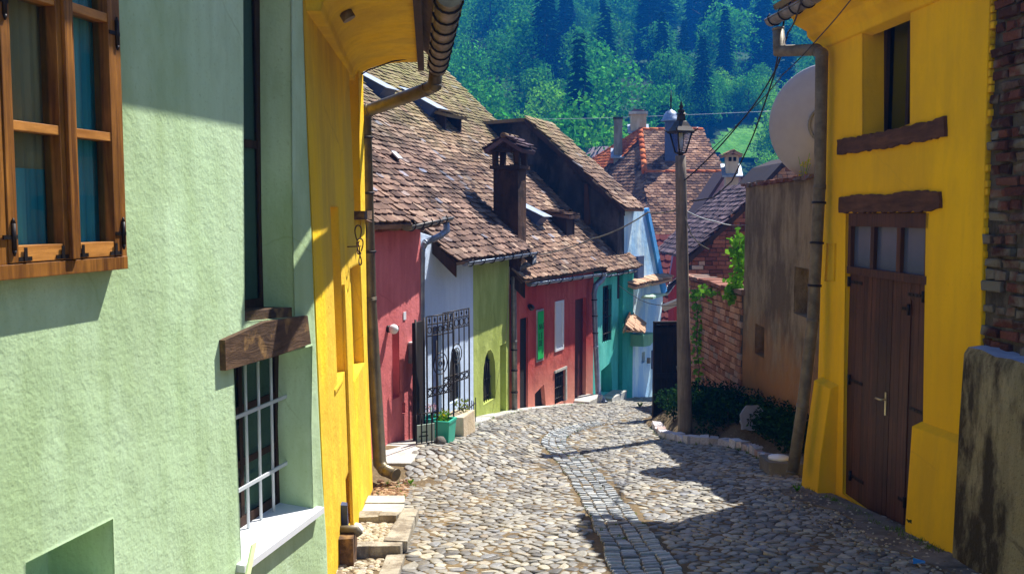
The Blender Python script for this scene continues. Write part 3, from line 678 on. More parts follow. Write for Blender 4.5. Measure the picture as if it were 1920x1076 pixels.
# stone-framed gravel bed at the foot of the wall
def block(mb, x0, x1, y0, y1, h, z=.0, j=.012):
    pts = [(x0, y0), (x1, y0), (x1, y1), (x0, y1)]; r = lambda: random.uniform(-j, j)
    top = [Vector((x + r(), y + r(), gzf(x, y) + h + r() * .6)) for x, y in pts]; bot = [Vector((x, y, gzf(x, y) - .15)) for x, y in pts]
    mb.add(top + bot, [(0, 1, 2, 3), (4, 7, 6, 5), (0, 4, 5, 1), (1, 5, 6, 2), (2, 6, 7, 3), (3, 7, 4, 0)])
kb = MB()
q = G(655, 1045); 
for x0, x1, y0, y1 in ((-1.37, -1.12, 7.25, 7.40), (-1.11, -.88, 7.23, 7.40), (-1.03, -.86, 7.42, 7.85), (-1.03, -.86, 7.87, 8.28), (-1.40, -1.22, 8.30, 8.52), (-1.21, -1.04, 8.30, 8.50), (-1.03, -.87, 8.30, 8.6), (-.98, -.84, 6.6, 7.2), (-.98, -.84, 6.1, 6.58)):
    block(kb, x0, x1, y0, y1, .10 if y0 > 7 else .05, j=.018)
setp(kb.build('stone_kerb', M_plaster('worn_kerb_stone', (.34, .31, .25), (.46, .42, .34), (.14, .11, .08), .02, .012, .7, 4)), kind='structure')
def pebbles(name, label, poly, n, r0, r1, mat, cat='gravel', z=0):
    mb = MB(); xs = [p[0] for p in poly]; ys = [p[1] for p in poly]; k = 0
    while k < n:
        x = random.uniform(min(xs), max(xs)); y = random.uniform(min(ys), max(ys))
        if not inpoly(x, y, poly): k += .2; continue
        r = random.uniform(r0, r1); c = Vector((x, y, gzf(x, y) + r * .25 + z)); s = (random.uniform(.8, 1.3), random.uniform(.7, 1.2), random.uniform(.5, .8)); a = random.random() * 6
        vs = []
        for zz, rr in ((-.5, .8), (.25, 1), (.75, .6)):
            for i in range(6):
                t = a + i * 1.047; vs.append(c + Vector((math.cos(t) * rr * s[0] * r, math.sin(t) * rr * s[1] * r, zz * s[2] * r)))
        mb.add(vs, [(i, (i + 1) % 6, 6 + (i + 1) % 6, 6 + i) for i in range(6)] + [(6 + i, 6 + (i + 1) % 6, 12 + (i + 1) % 6, 12 + i) for i in range(6)] + [tuple(range(12, 18))], False); k += 1
    o = mb.build(name, mat); setp(o, label, cat, None, 'stuff'); return o
m_grav = M_isl('gravel_stone', [(0., (.16, .12, .08)), (.4, (.38, .32, .22)), (.8, (.52, .46, .35)), (1., (.30, .28, .26))], .85)
pebbles('gravel', 'tan gravel filling the stone-edged bed by the left yellow wall', [(-1.40, 7.42), (-1.05, 7.42), (-1.05, 8.28), (-1.42, 8.28)], 520, .014, .030, m_grav, z=.03)
pebbles('rubble', 'loose earth and small stones at the foot of the left yellow wall', [(-1.48, 9.4), (-1.1, 9.4), (-1.15, 10.4), (-1.5, 10.4)], 260, .012, .035, M_isl('rubble_stone', [(0., (.10, .05, .03)), (.5, (.26, .15, .08)), (1., (.42, .3, .2))], .9), 'rubble')
pebbles('rubble', 'loose earth and small stones in front of the gravel bed', [(-1.36, 6.4), (-1.0, 6.4), (-1.0, 7.2), (-1.36, 7.2)], 260, .012, .03, m_grav, 'rubble')
m = MB(); c = gp(-1.36, 7.95, .06); m.lathe(c, [(0, -.05), (.06, -.03), (.075, .01), (.05, .05), (0, .06)], 9); m.single('white_stone', m_whitep, 'rounded white stone lying in the gravel bed against the yellow wall', 'stone', c)

# ================================================================ roof tiles
def tiles(pts, w=.18, row=.118, t=.018, jit=1.0, mat=None, parent=None, name='roof', base=True, miss=.004):
    pts = [Vector(p) for p in pts]
    N = Vector((0, 0, 0))
    for i in range(len(pts)): a = pts[i]; b = pts[(i + 1) % len(pts)]; N += a.cross(b)
    N.normalize()
    if N.z < 0: N = -N
    h = Vector((0, 0, 1)).cross(N).normalized(); s = N.cross(h); 
    if s.z < 0: s = -s
    O = pts[0]; poly = [((p - O).dot(h), (p - O).dot(s)) for p in pts]
    mb = MB()
    if base:
        n = len(pts); tri = tessellate_polygon([[Vector((a, b, 0)) for a, b in poly]])
        mb.add([p - N * .004 for p in pts] + [p - N * .07 for p in pts], [tuple(q) for q in tri] + [tuple(i + n for i in reversed(q)) for q in tri] + [(i, (i + 1) % n, (i + 1) % n + n, i + n) for i in range(n)])
    a0 = min(p[0] for p in poly); a1 = max(p[0] for p in poly); b0 = min(p[1] for p in poly); b1 = max(p[1] for p in poly)
    b = b0 - .02; k = 0
    while b < b1:
        a = a0 - w * (.5 * (k % 2)) + random.uniform(-.2, .2) * w * jit; wob = random.uniform(-.012, .012) * jit
        while a < a1 + w:
            ca, cb = a + w / 2, b + row * .5
            if inpoly(ca, cb, poly) and random.random() > miss:
                L = min(row * 1.7, b1 - b + .02); j = jit
                dr = random.gauss(0, .035) * j; db = random.gauss(0, .010) * j + wob + .012 * math.sin(ca * 2.3 + k * .7) * j; lift = t * (1.6 + random.uniform(-.3, .8) * j); g_ = w * .5 - .004
                tw = random.gauss(0, .003) * j
                out = [(-g_, L), (-g_, row * .22), (-g_ * .62, row * .05), (0, 0), (g_ * .62, row * .05), (g_, row * .22), (g_, L)]
                vs = []
                for zo in (0, -t):
                    for x, y in out:
                        f = 1 - y / (row * 1.7); vs.append(O + h * (ca + x * math.cos(dr) - y * math.sin(dr)) + s * (b + db + y + x * math.sin(dr)) + N * (lift * f + .004 + t + zo + tw * x / g_))
                mb.add(vs, [(0, 1, 2, 3, 4, 5, 6)] + [(i, i + 1, i + 8, i + 7) for i in range(6)])
            a += w
        b += row; k += 1
    return mb.build(name, mat, parent) if mat else mb
def upv(fr, pitch): n = Vector((fr.n.x, fr.n.y, 0)).normalized(); return -n * math.cos(R(pitch)) + Vector((0, 0, math.sin(R(pitch))))
def eave(fr, a0, a1, z, over, pitch, L, **k):
    """tiled roof slope rising from an eave line in front of a facade"""
    n = fr.n; e0 = fr.P(a0, 0, over); e1 = fr.P(a1, 0, over); e0.z = e1.z = z; s = upv(fr, pitch)
    return [e0, e1, e1 + s * L, e0 + s * L], s
def ridge_cap(A, B, r, mat, parent, name='ridge_tiles', step=.32):
    A = Vector(A); B = Vector(B); n = max(1, int((B - A).length / step)); m = MB()
    for k in range(n):
        p = A.lerp(B, k / n); q = A.lerp(B, (k + 1.12) / n); m.tube([p, q], [r * random.uniform(.92, 1.05), r * .86], 8)
    return m.build(name, mat, parent)

def rough(poly, st=.05, j=.006):
    out = []
    for k in range(len(poly)):
        a = poly[k]; b = poly[(k + 1) % len(poly)]; n = max(1, int(math.hypot(b[0] - a[0], b[1] - a[1]) / st))
        for i in range(n): t = i / n; q = j * (1 if i else .3); out.append((a[0] + (b[0] - a[0]) * t + random.uniform(-q, q), a[1] + (b[1] - a[1]) * t + random.uniform(-q, q)))
    return out
# ================================================================ PINK HOUSE
pA = (-1.68, 10.78); pB = (-1.205, 12.36)
pf = wallframe(pA, pB); pu = math.hypot(pB[0] - pA[0], pB[1] - pA[1])
th_pk = thing('pink_house', 'pink house behind the yellow one with a low tiled roof and a narrow slit window', 'house', (-1.6, 11.5, gzf(-1.5, 11.5)))
holes = [(prect(pf, 736, 749, 612, 746), .14), (prect(pf, 754, 760, 755, 775), .08)]
wall(pf, [(0, -3.3), (pu, -3.3), (pu, -.20), (0, -.22)], holes, .4).build('wall', m_pink, th_pk)
# rough stone under the eave
m = MB()
for k in range(7):
    a = -.15 + k * .24
    for j in range(3): m.box(pf, a + .01, a + .22, -.21 + j * .13, -.095 + j * .13, -.3, .03 + random.uniform(-.03, .03) - j * .02, .012)
m.build('rough_eave_stone', M_isl('ochre_stone', [(0., (.25, .13, .04)), (.5, (.36, .22, .08)), (1., (.28, .10, .05))], .95), th_pk)
pts, s_ = eave(pf, -.55, pu + .12, -.13, .26, 43, 7.5)
tiles(pts, .17, .115, mat=m_tilep, parent=th_pk)
gutter(P(763, 424, 11.2), P(843, 407, 12.75), .062, .3, mat=m_zinc, parent=th_pk)
downpipe([P(836, 412, 12.7), P(838, 432, 12.7), P(826, 442, 12.6), P(797, 455, 12.42), P(791, 468, 12.4), P(790, 640, 12.38), P(789, 826, 12.4)], .042, m_zincl, th_pk, .9)
vr = MB(); vr.add([pts[0] - Vector((0, 0, .03)), pts[3] - Vector((0, 0, .03)), pts[3] - Vector((0, 0, .16)), pts[0] - Vector((0, 0, .16))] + [pts[0] - Vector((0, 0, .03)) - pf.u * .03, pts[3] - Vector((0, 0, .03)) - pf.u * .03, pts[3] - Vector((0, 0, .16)) - pf.u * .03, pts[0] - Vector((0, 0, .16)) - pf.u * .03], [(0, 1, 2, 3), (4, 5, 6, 7), (0, 1, 5, 4), (2, 3, 7, 6)]); vr.build('verge_board', m_dark, th_pk)
# skylights (zinc hoods) on the roofs
def hood(base, fr, wid, L, H, label, s, side=1):
    th = thing('roof_hood', label, 'roof vent', base)
    n = s.cross(fr.u).normalized(); n = n if n.z > 0 else -n
    q = Fr(base, fr.u, s, n)
    m = MB(); m.add([q.P(0, 0, 0), q.P(wid, 0, 0), q.P(wid, 0, H), q.P(0, 0, H), q.P(0, L, 0), q.P(wid, L, 0)], [(0, 1, 2, 3), (0, 3, 4), (1, 5, 2), (3, 2, 5, 4), (0, 4, 5, 1)]); m.build('hood', m_slate, th)
    m = MB(); m.add([q.P(-.03, -.04, H + .006), q.P(wid + .03, -.04, H + .006), q.P(wid + .03, L + .04, .025), q.P(-.03, L + .04, .025), q.P(-.03, -.04, H + .02), q.P(wid + .03, -.04, H + .02), q.P(wid + .03, L + .04, .04), q.P(-.03, L + .04, .04)], [(0, 1, 2, 3), (4, 7, 6, 5), (0, 4, 5, 1), (1, 5, 6, 2), (2, 6, 7, 3), (3, 7, 4, 0)]); m.build('cover_sheet', m_zincl, th)
def on_plane(px, py, P0, N, lift=0):
    d = ray(px, py); t = (P0 + N * lift).dot(N) / d.dot(N); return d * t

# ================================================================ WHITE + OLIVE HOUSE
oA = (-1.205, 12.36); oM = (-.60, 14.38); oB = (-.05, 16.2)
of = wallframe(oA, oB); oM_ = math.hypot(oM[0] - oA[0], oM[1] - oA[1]); oU = math.hypot(oB[0] - oA[0], oB[1] - oA[1])
th_ol = thing('olive_and_white_house', 'house with one pale blue-white and one olive green wall under a low overhanging roof', 'house', (-.7, 14.3, gzf(-.5, 14.3)))
def arch(fr, xl_, xr_, yt, yb_, n=8):
    r_ = prect(fr, xl_, xr_, yt, yb_); (a0, b0), (a1, _), (_, b1), _ = r_; w = (a1 - a0) / 2; sp = b1 - w * 1.4
    return [(a0, b0), (a1, b0), (a1, sp)] + [(a0 + w + w * math.cos(t), sp + w * 1.4 * math.sin(t)) for t in np.linspace(0, math.pi, n)[1:-1]] + [(a0, sp)]
ah = arch(of, 843, 864, 652, 752)
wall(of, [(.0, -3.4), (oM_, -3.4), (oM_, -.55), (.0, -.25)], [(ah, .06), (prect(of, 812, 828, 612, 800), .07)], .4).build('wall', m_white, th_ol, 'pale blue white wall')
pts_w = MB(); pts_w.prism(of, [(a, b) for a, b in ah], -.058, -.045); pts_w.build('window_opening', m_black, th_ol)
m = MB(); r_ = prect(of, 812, 828, 612, 800); m.prism(of, r_, -.068, -.05); m.build('door', m_slate, th_ol)
ah2 = arch(of, 906, 929, 655, 753); nn = prect(of, 938, 949, 645, 773)
wall(of, [(oM_, -3.8), (oU, -3.8), (oU, -.55), (oM_, -.55)], [(ah2, .12), (nn, .10)], .4).build('wall', m_olive, th_ol, 'olive green wall')
m = MB(); m.prism(of, ah2, -.118, -.105); m.build('window_opening', m_black, th_ol)
m = MB(); a0 = min(p[0] for p in ah2); a1 = max(p[0] for p in ah2); b0 = min(p[1] for p in ah2); b1 = max(p[1] for p in ah2)
for k in range(1, 6): m.tube([of.P(a0 + (a1 - a0) * k / 6, b0, -.05), of.P(a0 + (a1 - a0) * k / 6, b1 - .12 - .1 * abs(k - 3) / 3, -.08)], .008, 6)
for k in range(3): m.tube([of.P(a0, b0 + .08 + k * .28, -.08), of.P(a1, b0 + .08 + k * .28, -.08)], .008, 6)
m.build('window_grille', m_iron, th_ol)
opts, os_ = eave(of, .45, oU + .28, -.66, .34, 43, 7.2)
tiles(opts, .18, .118, mat=m_tilep, parent=th_ol)
gutter(P(872, 492, 13.1), P(1003, 473, 16.7), .058, .5, mat=m_zincl, parent=th_ol)
downpipe([P(1001, 476, 16.65), P(1000, 492, 16.6), P(985, 498, 16.4), P(966, 508, 16.35), P(963, 522, 16.3), P(964, 640, 16.3), P(965, 768, 16.3)], .05, m_zinc, th_ol, 1.0)
vr = MB(); a = opts[0]; b = opts[3]; d3 = Vector((0, 0, 1))
vr.add([a - d3 * .02, b - d3 * .02, b - d3 * .2, a - d3 * .2] + [p - of.u * .04 for p in (a - d3 * .02, b - d3 * .02, b - d3 * .2, a - d3 * .2)], [(0, 1, 2, 3), (4, 5, 6, 7), (0, 1, 5, 4), (2, 3, 7, 6)]); vr.build('verge_board', m_dark, th_ol)
vr = MB(); a = opts[1]; b = opts[2]
vr.add([a - d3 * .02, b - d3 * .02, b - d3 * .35, a - d3 * .25] + [p - of.u * .04 for p in (a - d3 * .02, b - d3 * .02, b - d3 * .35, a - d3 * .25)], [(0, 1, 2, 3), (4, 5, 6, 7), (0, 1, 5, 4), (2, 3, 7, 6)]); vr.build('verge_board', m_dark, th_ol)
# chimney between the roofs
th_ch = thing('gabled_chimney', 'sooty tall chimney with open arches and a small gabled tile cap on the low roofs', 'chimney', P(955, 430, 16.6))
def chimney_box(th, c, w, d, z0, z1, fr, mat, name='stack', taper=0):
    m = MB(); q = Fr(c, fr.u, (0, 0, 1), fr.n)
    vs = [q.P(a * (w / 2 - (taper if b == z1 else 0)), b, n_ * (d / 2 - (taper if b == z1 else 0))) for b in (z0, z1) for a, n_ in ((-1, -1), (1, -1), (1, 1), (-1, 1))]
    m.add(vs, [(0, 1, 2, 3), (4, 7, 6, 5)] + [(i, (i + 1) % 4, (i + 1) % 4 + 4, i + 4) for i in range(4)]); return m.build(name, mat, th)
cc = P(956, 430, 16.5); cc.z = 0
zt = P(955, 318, 16.5).z; zb = P(955, 455, 16.5).z - .5; zc = P(955, 283, 16.5).z; za = P(955, 264, 16.5).z
cfr = Fr((0, 0, 0), Vector((.36, .933, 0)), (0, 0, 1), Vector((.933, -.36, 0)))     # u = away, n = to the right
m_chim = M_plaster('sooty_chimney_plaster', (.055, .032, .022), (.12, .06, .038), (.02, .014, .012), .02, .02, .8, 2.2)
m_chiml = M_plaster('chimney_side_plaster', (.24, .17, .12), (.30, .2, .15), (.05, .035, .03), .02, .02, .9, 3)
m_chimc = M_isl('chimney_bricks', [(0., (.10, .05, .035)), (.5, (.2, .11, .08)), (1., (.32, .22, .16))], .95)
chimney_box(th_ch, cc, .40, .46, zb, zt, cfr, m_chim, 'stack')
chimney_box(th_ch, cc, .50, .56, zt, zt + .06, cfr, m_chim, 'cornice')
for sx_ in (-1, 1):
    for sy_ in (-1, 1):
        q = Fr(cc, cfr.u, (0, 0, 1), cfr.n); m = MB(); m.box(q, sy_ * .18 - .045, sy_ * .18 + .045, zt + .06, zc + .0, sx_ * .20 - .045, sx_ * .20 + .045, .006); m.build('pier', m_chim, th_ch)
q = Fr(cc, cfr.u, (0, 0, 1), cfr.n)
m = MB(); m.box(q, -.25, .25, zc - .02, zc + .03, -.27, .27, .008); m.build('lintel', m_chim, th_ch)
for sg in (-1, 1):
    e = [q.P(-.32, zc + .0, sg * .37), q.P(.32, zc + .0, sg * .37), q.P(.32, za + .05, 0), q.P(-.32, za + .05, 0)]
    tiles(e, .13, .10, jit=1.6, mat=m_tiled, parent=th_ch, name='cap_tiles')
m = MB(); m.prism(Fr(cc, cfr.n, (0, 0, 1), cfr.u), [(-.32, zc + .02), (.32, zc + .02), (0, za + .0)], -.24, .24); m.build('cap_gable', m_chim, th_ch)
ridge_cap(q.P(-.32, za + .07, 0), q.P(.32, za + .07, 0), .05, m_tilem, th_ch, step=.2)

# ================================================================ RED + TEAL HOUSES
rA = (.05, 16.6); rB = (3.83, 25.0)
rf_ = wallframe(rA, rB); rU = lambda x, y: (Vector((x, y, 0)) - Vector((rA[0], rA[1], 0))).dot(rf_.u)
uR = rU(1.78, 20.45)
th_rd = thing('red_house', 'dark red house with a shuttered door, a white framed window and sloping sunlit tiled roof', 'house', (.9, 18.5, gzf(.9, 18.5)))
h_door1 = prect(rf_, 975, 990, 596, 772); h_niche = [rf_.uv(1003, 765), rf_.uv(1024, 765), rf_.uv(1020, 720), rf_.uv(1003, 738)]
h_door2 = prect(rf_, 1078, 1099, 560, 748); h_low = prect(rf_, 1040, 1059, 696, 755)
h_w1 = prect(rf_, 1005, 1018, 580, 677); h_w2 = prect(rf_, 1040, 1056, 564, 657)
wall(rf_, [(-.05, -4.4), (uR, -4.6), (uR, -1.22), (-.05, -1.16)], [(h_door1, .07), (h_niche, .1), (h_door2, .12), (h_low, .06), (h_w1, .06), (h_w2, .06)], .4).build('wall', m_red, th_rd)
def fillp(poly, c0, c1, name, mat, th, label=None, fr=None):
    m = MB(); m.prism(fr or rf_, poly, c0, c1); return m.build(name, mat, th, label)
def rr(poly): return min(p[0] for p in poly), min(p[1] for p in poly), max(p[0] for p in poly), max(p[1] for p in poly)
fillp(h_door1, -.068, -.04, 'door', m_black, th_rd); fillp(h_niche, -.098, -.08, 'cellar_opening', m_black, th_rd)
m_maroon = M_wood('maroon_door', (.06, .008, .008), (.11, .018, .016), (1, 1, .07), .6)
fillp(h_door2, -.118, -.08, 'door', m_maroon, th_rd)
a0, b0, a1, b1 = rr(h_w2)
bars(rf_, a0, b0, a1, b1, -.055, .02, .05, 1, 1, m_whitep, th_rd, 'window_frame')
m = MB()
for k in range(7): u_ = a0 + .07 + (a1 - a0 - .14) * k / 6; m.box(rf_, u_ - .022, u_ + .022, b0 + .05, b1 - .05, -.03, -.012)
m.build('shutter_slats', m_whitep, th_rd)
a0, b0, a1, b1 = rr(h_w1)
bars(rf_, a0, b0, a1, b1, -.055, .02, .035, 1, 1, m_conc, th_rd, 'window_frame')
m_banner = M_flat('green_cloth', (.015, .42, .08), .8, 0, .2, (.02, .50, .12))
th_b = thing('green_banner', 'narrow bright green banner with dark letters hung in the red house window', 'banner', rf_.P((a0 + a1) / 2, b0, .03))
m = MB(); m.box(rf_, a0 + .03, a1 - .03, b0 + .05, b1 - .04, .022, .03); m.build('cloth', m_banner, th_b)
m_ink = M_flat('dark_ink', (.01, .05, .03), .8)
for wy, s0_ in ((.62, 'NAS'), (.44, 'IS'), (.30, 'DE')):
    for k, chh in enumerate(s0_):
        m = MB(); 
        cu = bpy.data.curves.new('t', 'FONT'); cu.body = chh; cu.size = .16; cu.extrude = .002
        ob = bpy.data.objects.new('t', cu); me = ob.to_mesh()
        x0 = a0 + .07 + k * .10; y0 = b0 + (b1 - b0) * wy
        m.add([rf_.P(x0 + v.co.x * .8, y0 + v.co.y, .032 + v.co.z) for v in me.vertices], [tuple(p.vertices) for p in me.polygons])
        ob.to_mesh_clear(); bpy.data.objects.remove(ob); bpy.data.curves.remove(cu)
        m.build('letter', m_ink, th_b)
a0, b0, a1, b1 = rr(h_low)
fillp(h_low, -.058, -.045, 'cellar_opening', m_black, th_rd)
m = MB()
for k in range(6): m.tube([rf_.P(a0 + (a1 - a0) * (k + .5) / 6, b0, -.03), rf_.P(a0 + (a1 - a0) * (k + .5) / 6, b1, -.03)], .011, 6)
for k in range(3): m.tube([rf_.P(a0, b0 + (b1 - b0) * (k + .5) / 3, -.03), rf_.P(a1, b0 + (b1 - b0) * (k + .5) / 3, -.03)], .011, 6)
m.build('window_grille', m_iron, th_rd)
m = MB(); m.box(rf_, a0 - .04, a1 + .07, b1, b1 + .06, 0, .03, .006); m.box(rf_, a1, a1 + .07, b0, b1, 0, .028, .006); m.build('pale_surround', m_conc, th_rd)
# door steps
a0, b0, a1, b1 = rr(h_door2)
for w_, z_, c_ in ((.0, .0, .34), (-.02, -.17, .6)):
    m = MB(); m.box(rf_, a0 - .05 - w_, a1 + .1 + w_, b0 - .3 + z_, b0 + .04 + z_, -.1, c_, .012); m.build('doorstep', m_dconc if z_ else m_conc, th_rd)
a0, b0, a1, b1 = rr(h_niche); m = MB(); m.box(rf_, a0 + .02, a1 + .05, b0 - .3, b0 + .02, .0, .12, .012); m.build('cellar_step', m_red, th_rd)
m = MB(); c = rf_.at(993, 573, .05); m.tube([rf_.at(993, 573, 0), c], .02, 8); m.tube([c, c + rf_.u * .1 + Vector((0, 0, -.05))], [.04, .06], 10)
m.single('wall_lamp', m_iron, 'small dark lamp fixed above the leftmost door of the red house', 'lamp', c)
rpts, rs_ = eave(rf_, -.32, uR + .04, -1.17, .32, 43, 8.3)
tiles(rpts, .18, .12, mat=m_tilem, parent=th_rd)
gutter(P(992, 531, 16.5), P(1133, 512, 20.3), .062, .6, mat=m_zincl, parent=th_rd)
downpipe([P(1133, 514, 20.3), P(1128, 525, 20.35), P(1117, 535, 20.1), P(1114, 550, 20.1), P(1117, 650, 20.1), P(1122, 740, 20.15), P(1135, 756, 19.9)], .055, m_zincl, th_rd, 1.1)
vr = MB(); a = rpts[0]; b = rpts[3]
vr.add([a - d3 * .02, b - d3 * .02, b - d3 * .45, a - d3 * .3] + [p + rf_.u * .04 for p in (a - d3 * .02, b - d3 * .02, b - d3 * .45, a - d3 * .3)], [(0, 1, 2, 3), (4, 5, 6, 7), (0, 1, 5, 4), (2, 3, 7, 6)]); vr.build('verge_board', m_dark, th_rd)
# teal
uT0, uT1 = uR, rU(2.86, 22.85)
th_tl = thing('teal_house', 'narrow turquoise house with a barred dark window beside the red house', 'house', (2.2, 21.6, gzf(2.2, 21.6)))
h_tw = prect(rf_, 1130, 1147, 535, 640); h_tn = [rf_.uv(1127, 735), rf_.uv(1148, 735), rf_.uv(1146, 678), rf_.uv(1127, 695)]
wall(rf_, [(uT0, -5), (uT1, -5), (uT1, -1.30), (uT0, -1.30)], [(h_tw, .15), (h_tn, .25)], .4).build('wall', m_teal, th_tl)
a0, b0, a1, b1 = rr(h_tw); bars(rf_, a0, b0, a1, b1, -.145, -.09, .06, 2, 2, m_dark, th_tl, 'window', None, m_glassd)
m = MB()
for k in range(5): m.tube([rf_.P(a0 + (a1 - a0) * (k + .5) / 5, b0, -.02), rf_.P(a0 + (a1 - a0) * (k + .5) / 5, b1 - .1, -.02)], .012, 6)
for k in range(3): m.tube([rf_.P(a0, b0 + (b1 - b0) * (k + .5) / 3.4, -.02), rf_.P(a1, b0 + (b1 - b0) * (k + .5) / 3.4, -.02)], .012, 6)
m.build('window_grille', m_iron, th_tl)
m = MB(); a_ = rf_.uv(1160, 600)[0]; m.prism(rf_, [(a_, -5), (uT1 + .02, -5), (uT1 + .02, -1.4), (a_, -1.4)], .002, .10); m.build('buttress', M_plaster('deep_teal_plaster', (.04, .36, .30), (.06, .42, .36), (.02, .2, .18), .03), th_tl)
m = MB(); m.box(rf_, rf_.uv(1126, 740)[0], rf_.uv(1150, 740)[0], -4.8, rf_.uv(1140, 735)[1], 0, .3, .03); m.build('plinth', m_conc, th_tl)
tpts, ts_ = eave(rf_, uR + .06, uT1 + .10, -1.28, .26, 43, 8.35)
tpts = [p for p in tpts]
tiles(tpts, .18, .12, mat=m_tilem, parent=th_tl)
gutter(P(1138, 517, 20.45), P(1192, 507, 22.75), .035, .5, mat=m_zincl, parent=th_tl)
# back slopes so the roofs are solid
for pts_, th, mt in ((pts, th_pk, m_tilep), (opts, th_ol, m_tilep), (rpts, th_rd, m_tilem), (tpts, th_tl, m_tilem)):
    u_ = (pts_[1] - pts_[0]); b_ = Vector((pts_[3].x - pts_[0].x, pts_[3].y - pts_[0].y, -(pts_[3].z - pts_[0].z)))
    m = MB(); q_ = [pts_[3], pts_[2], pts_[2] + b_, pts_[3] + b_]; m.add(q_ + [p - d3 * .1 for p in q_], [(0, 1, 2, 3), (4, 7, 6, 5), (0, 4, 5, 1), (1, 5, 6, 2), (2, 6, 7, 3), (3, 7, 4, 0)]); m.build('back_roof', mt, th)
    m = MB(); f0 = pts_[0] + b_ * .06; f3 = pts_[3]; e_ = [f0, f3, f3 + b_ * .95, ]
    dn = u_.normalized() * .35
    # gable end walls
    for base_, off in ((0, dn), (1, -dn)):
        A_ = pts_[base_] + off; T_ = pts_[3 - base_] + off; B_ = T_ + b_
        A2 = A_ + (T_ - A_) * .115; B2 = B_ + (T_ - B_) * .04
        poly_ = [Vector((A2.x, A2.y, -6)), A2 - d3 * .12, T_ - d3 * .12, B2 - d3 * .12, Vector((B2.x, B2.y, -6))]
        w_ = u_.normalized() * .2 * (1 if base_ == 0 else -1)
        m = MB(); tri = [(0, 1, 2), (0, 2, 4), (2, 3, 4)]
        m.add(poly_ + [p + w_ for p in poly_], tri + [tuple(i + 5 for i in t_) for t_ in tri] + [(i, (i + 1) % 5, (i + 1) % 5 + 5, i + 5) for i in range(5)])
        m.build('gable_wall', m_sooty if th in (th_rd, th_tl) else m_cream, th)

# roof furniture
nO = os_.cross(of.u).normalized(); nO = nO if nO.z > 0 else -nO
nR = rs_.cross(rf_.u).normalized(); nR = nR if nR.z > 0 else -nR
b1_ = on_plane(706, 186, rpts[0], nR); hood(b1_, rf_, .45, .9, .30, 'blue metal roof hood nearest the yellow house, high on the tiles', rs_)
b2_ = on_plane(802, 222, rpts[0], nR); hood(b2_, rf_, .45, .95, .30, 'blue metal roof hood with pale top, halfway up the mossy roof', rs_)
b3_ = on_plane(1001, 424, rpts[0], nR); hood(b3_, rf_, .40, .7, .28, 'blue metal roof hood right of the gabled chimney', rs_)
def dormer(base, fr, s, w, h, L, label, open_=True):
    th = thing('roof_dormer', label, 'dormer', base); q = Fr(base, fr.u, (0, 0, 1), Vector((fr.n.x, fr.n.y, 0)).normalized())
    for a in (0, w - .05):
        m = MB(); m.prism(Fr(q.P(a, 0, 0), -q.n, (0, 0, 1), q.u), [(0, -.05), (L, L * .93), (L, L * .93 + .05), (0, h)], 0, .05); m.build('side_wall', m_dark, th)
    m = MB(); m.box(q, .05, w - .05, h - .06, h, -.05, -.0); m.build('front_beam', m_dark, th)
    if not open_:
        m = MB(); m.box(q, .05, w - .05, -.05, h - .06, -.05, -.02); m.build('shutter', m_dark, th)
    e = [q.P(-.08, h - .02, .1), q.P(w + .08, h - .02, .1), q.P(w + .08, L * .95 + .06, -L), q.P(-.08, L * .95 + .06, -L)]
    tiles(e, .16, .14, mat=m_tilem, parent=th, name='dormer_roof')
dormer(on_plane(835, 250, rpts[0], nR), rf_, rs_, .75, .42, .55, 'open wooden roof dormer under a mossy lid beside the pale-topped hood')
dormer(on_plane(1062, 447, rpts[0], nR), rf_, rs_, .5, .5, .55, 'small dark boxy dormer on the right of the red house roof', False)
m = MB(); p = on_plane(740, 306, opts[0], nO); 
th_ = thing('roof_vent', 'small white-topped vent poking out of the lower tiled roof', 'roof vent', p)
q = Fr(p, of.u, os_, nO); m.box(q, -.05, .07, 0, .12, 0, .10); m.build('vent_box', m_dark, th_); m = MB(); m.box(q, -.07, .09, -.02, .14, .101, .12); m.build('vent_lid', m_whitep, th_)

# ================================================================ BLUE HOUSE
bfO = (2.86, 22.9)
th_bl = thing('sky_blue_house', 'tall sky blue house at the street bend with a dark sooty gable', 'house', (3.2, 23.6, gzf(3.2, 23.6)))
bf = wallframe(bfO, (3.95, 25.3))
front = pix(bf, [(1177, 800), (1228, 800), (1229, 700), (1237, 640), (1243, 560), (1238, 520), (1206, 388), (1157, 388), (1157, 470), (1168, 520)])
front[-1] = (bf.uv(1168, 520)[0], bf.uv(1168, 520)[1]); 
dh = prect(bf, 1174.5, 1186, 645, 752)
h1 = prect(bf, 1187.5, 1199, 480, 532); h2 = prect(bf, 1203, 1209, 660, 680); h3 = prect(bf, 1221, 1228, 655, 690)
outl = [(bf.uv(1157, 388)[0] - .02, -6.2), (bf.uv(1228, 760)[0], -6.2)] + pix(bf, [(1228, 750), (1228, 700), (1235, 640), (1243, 560), (1238, 520), (1206, 388), (1157, 388)])
wall(bf, outl, [(h2, .12), (dh, .25)], .5).build('wall', m_blue, th_bl)
fillp(h2, -.115, -.1, 'window_opening', m_slate, th_bl, None, bf); fillp(dh, -.245, -.15, 'door', m_dconc, th_bl, None, bf)
fillp(h1, .0, .12, 'chimney_pipe', m_slate, th_bl, None, bf)
m = MB(); a0, b0, a1, b1 = rr(dh); m.box(bf, a0 - .1, a1 + .12, b0 - .4, b0 + .03, -.1, .3, .01); m.build('doorstep', m_conc, th_bl)
m = MB(); c = bf.uv(1214, 672); m.box(bf, c[0] - .05, c[0] + .05, c[1] - .12, c[1] + .02, 0, .07); m.build('meter_box', m_dconc, th_bl)
fillp(prect(bf, 1221, 1226, 656, 690), .0, .03, 'window', m_slate, th_bl, None, bf)
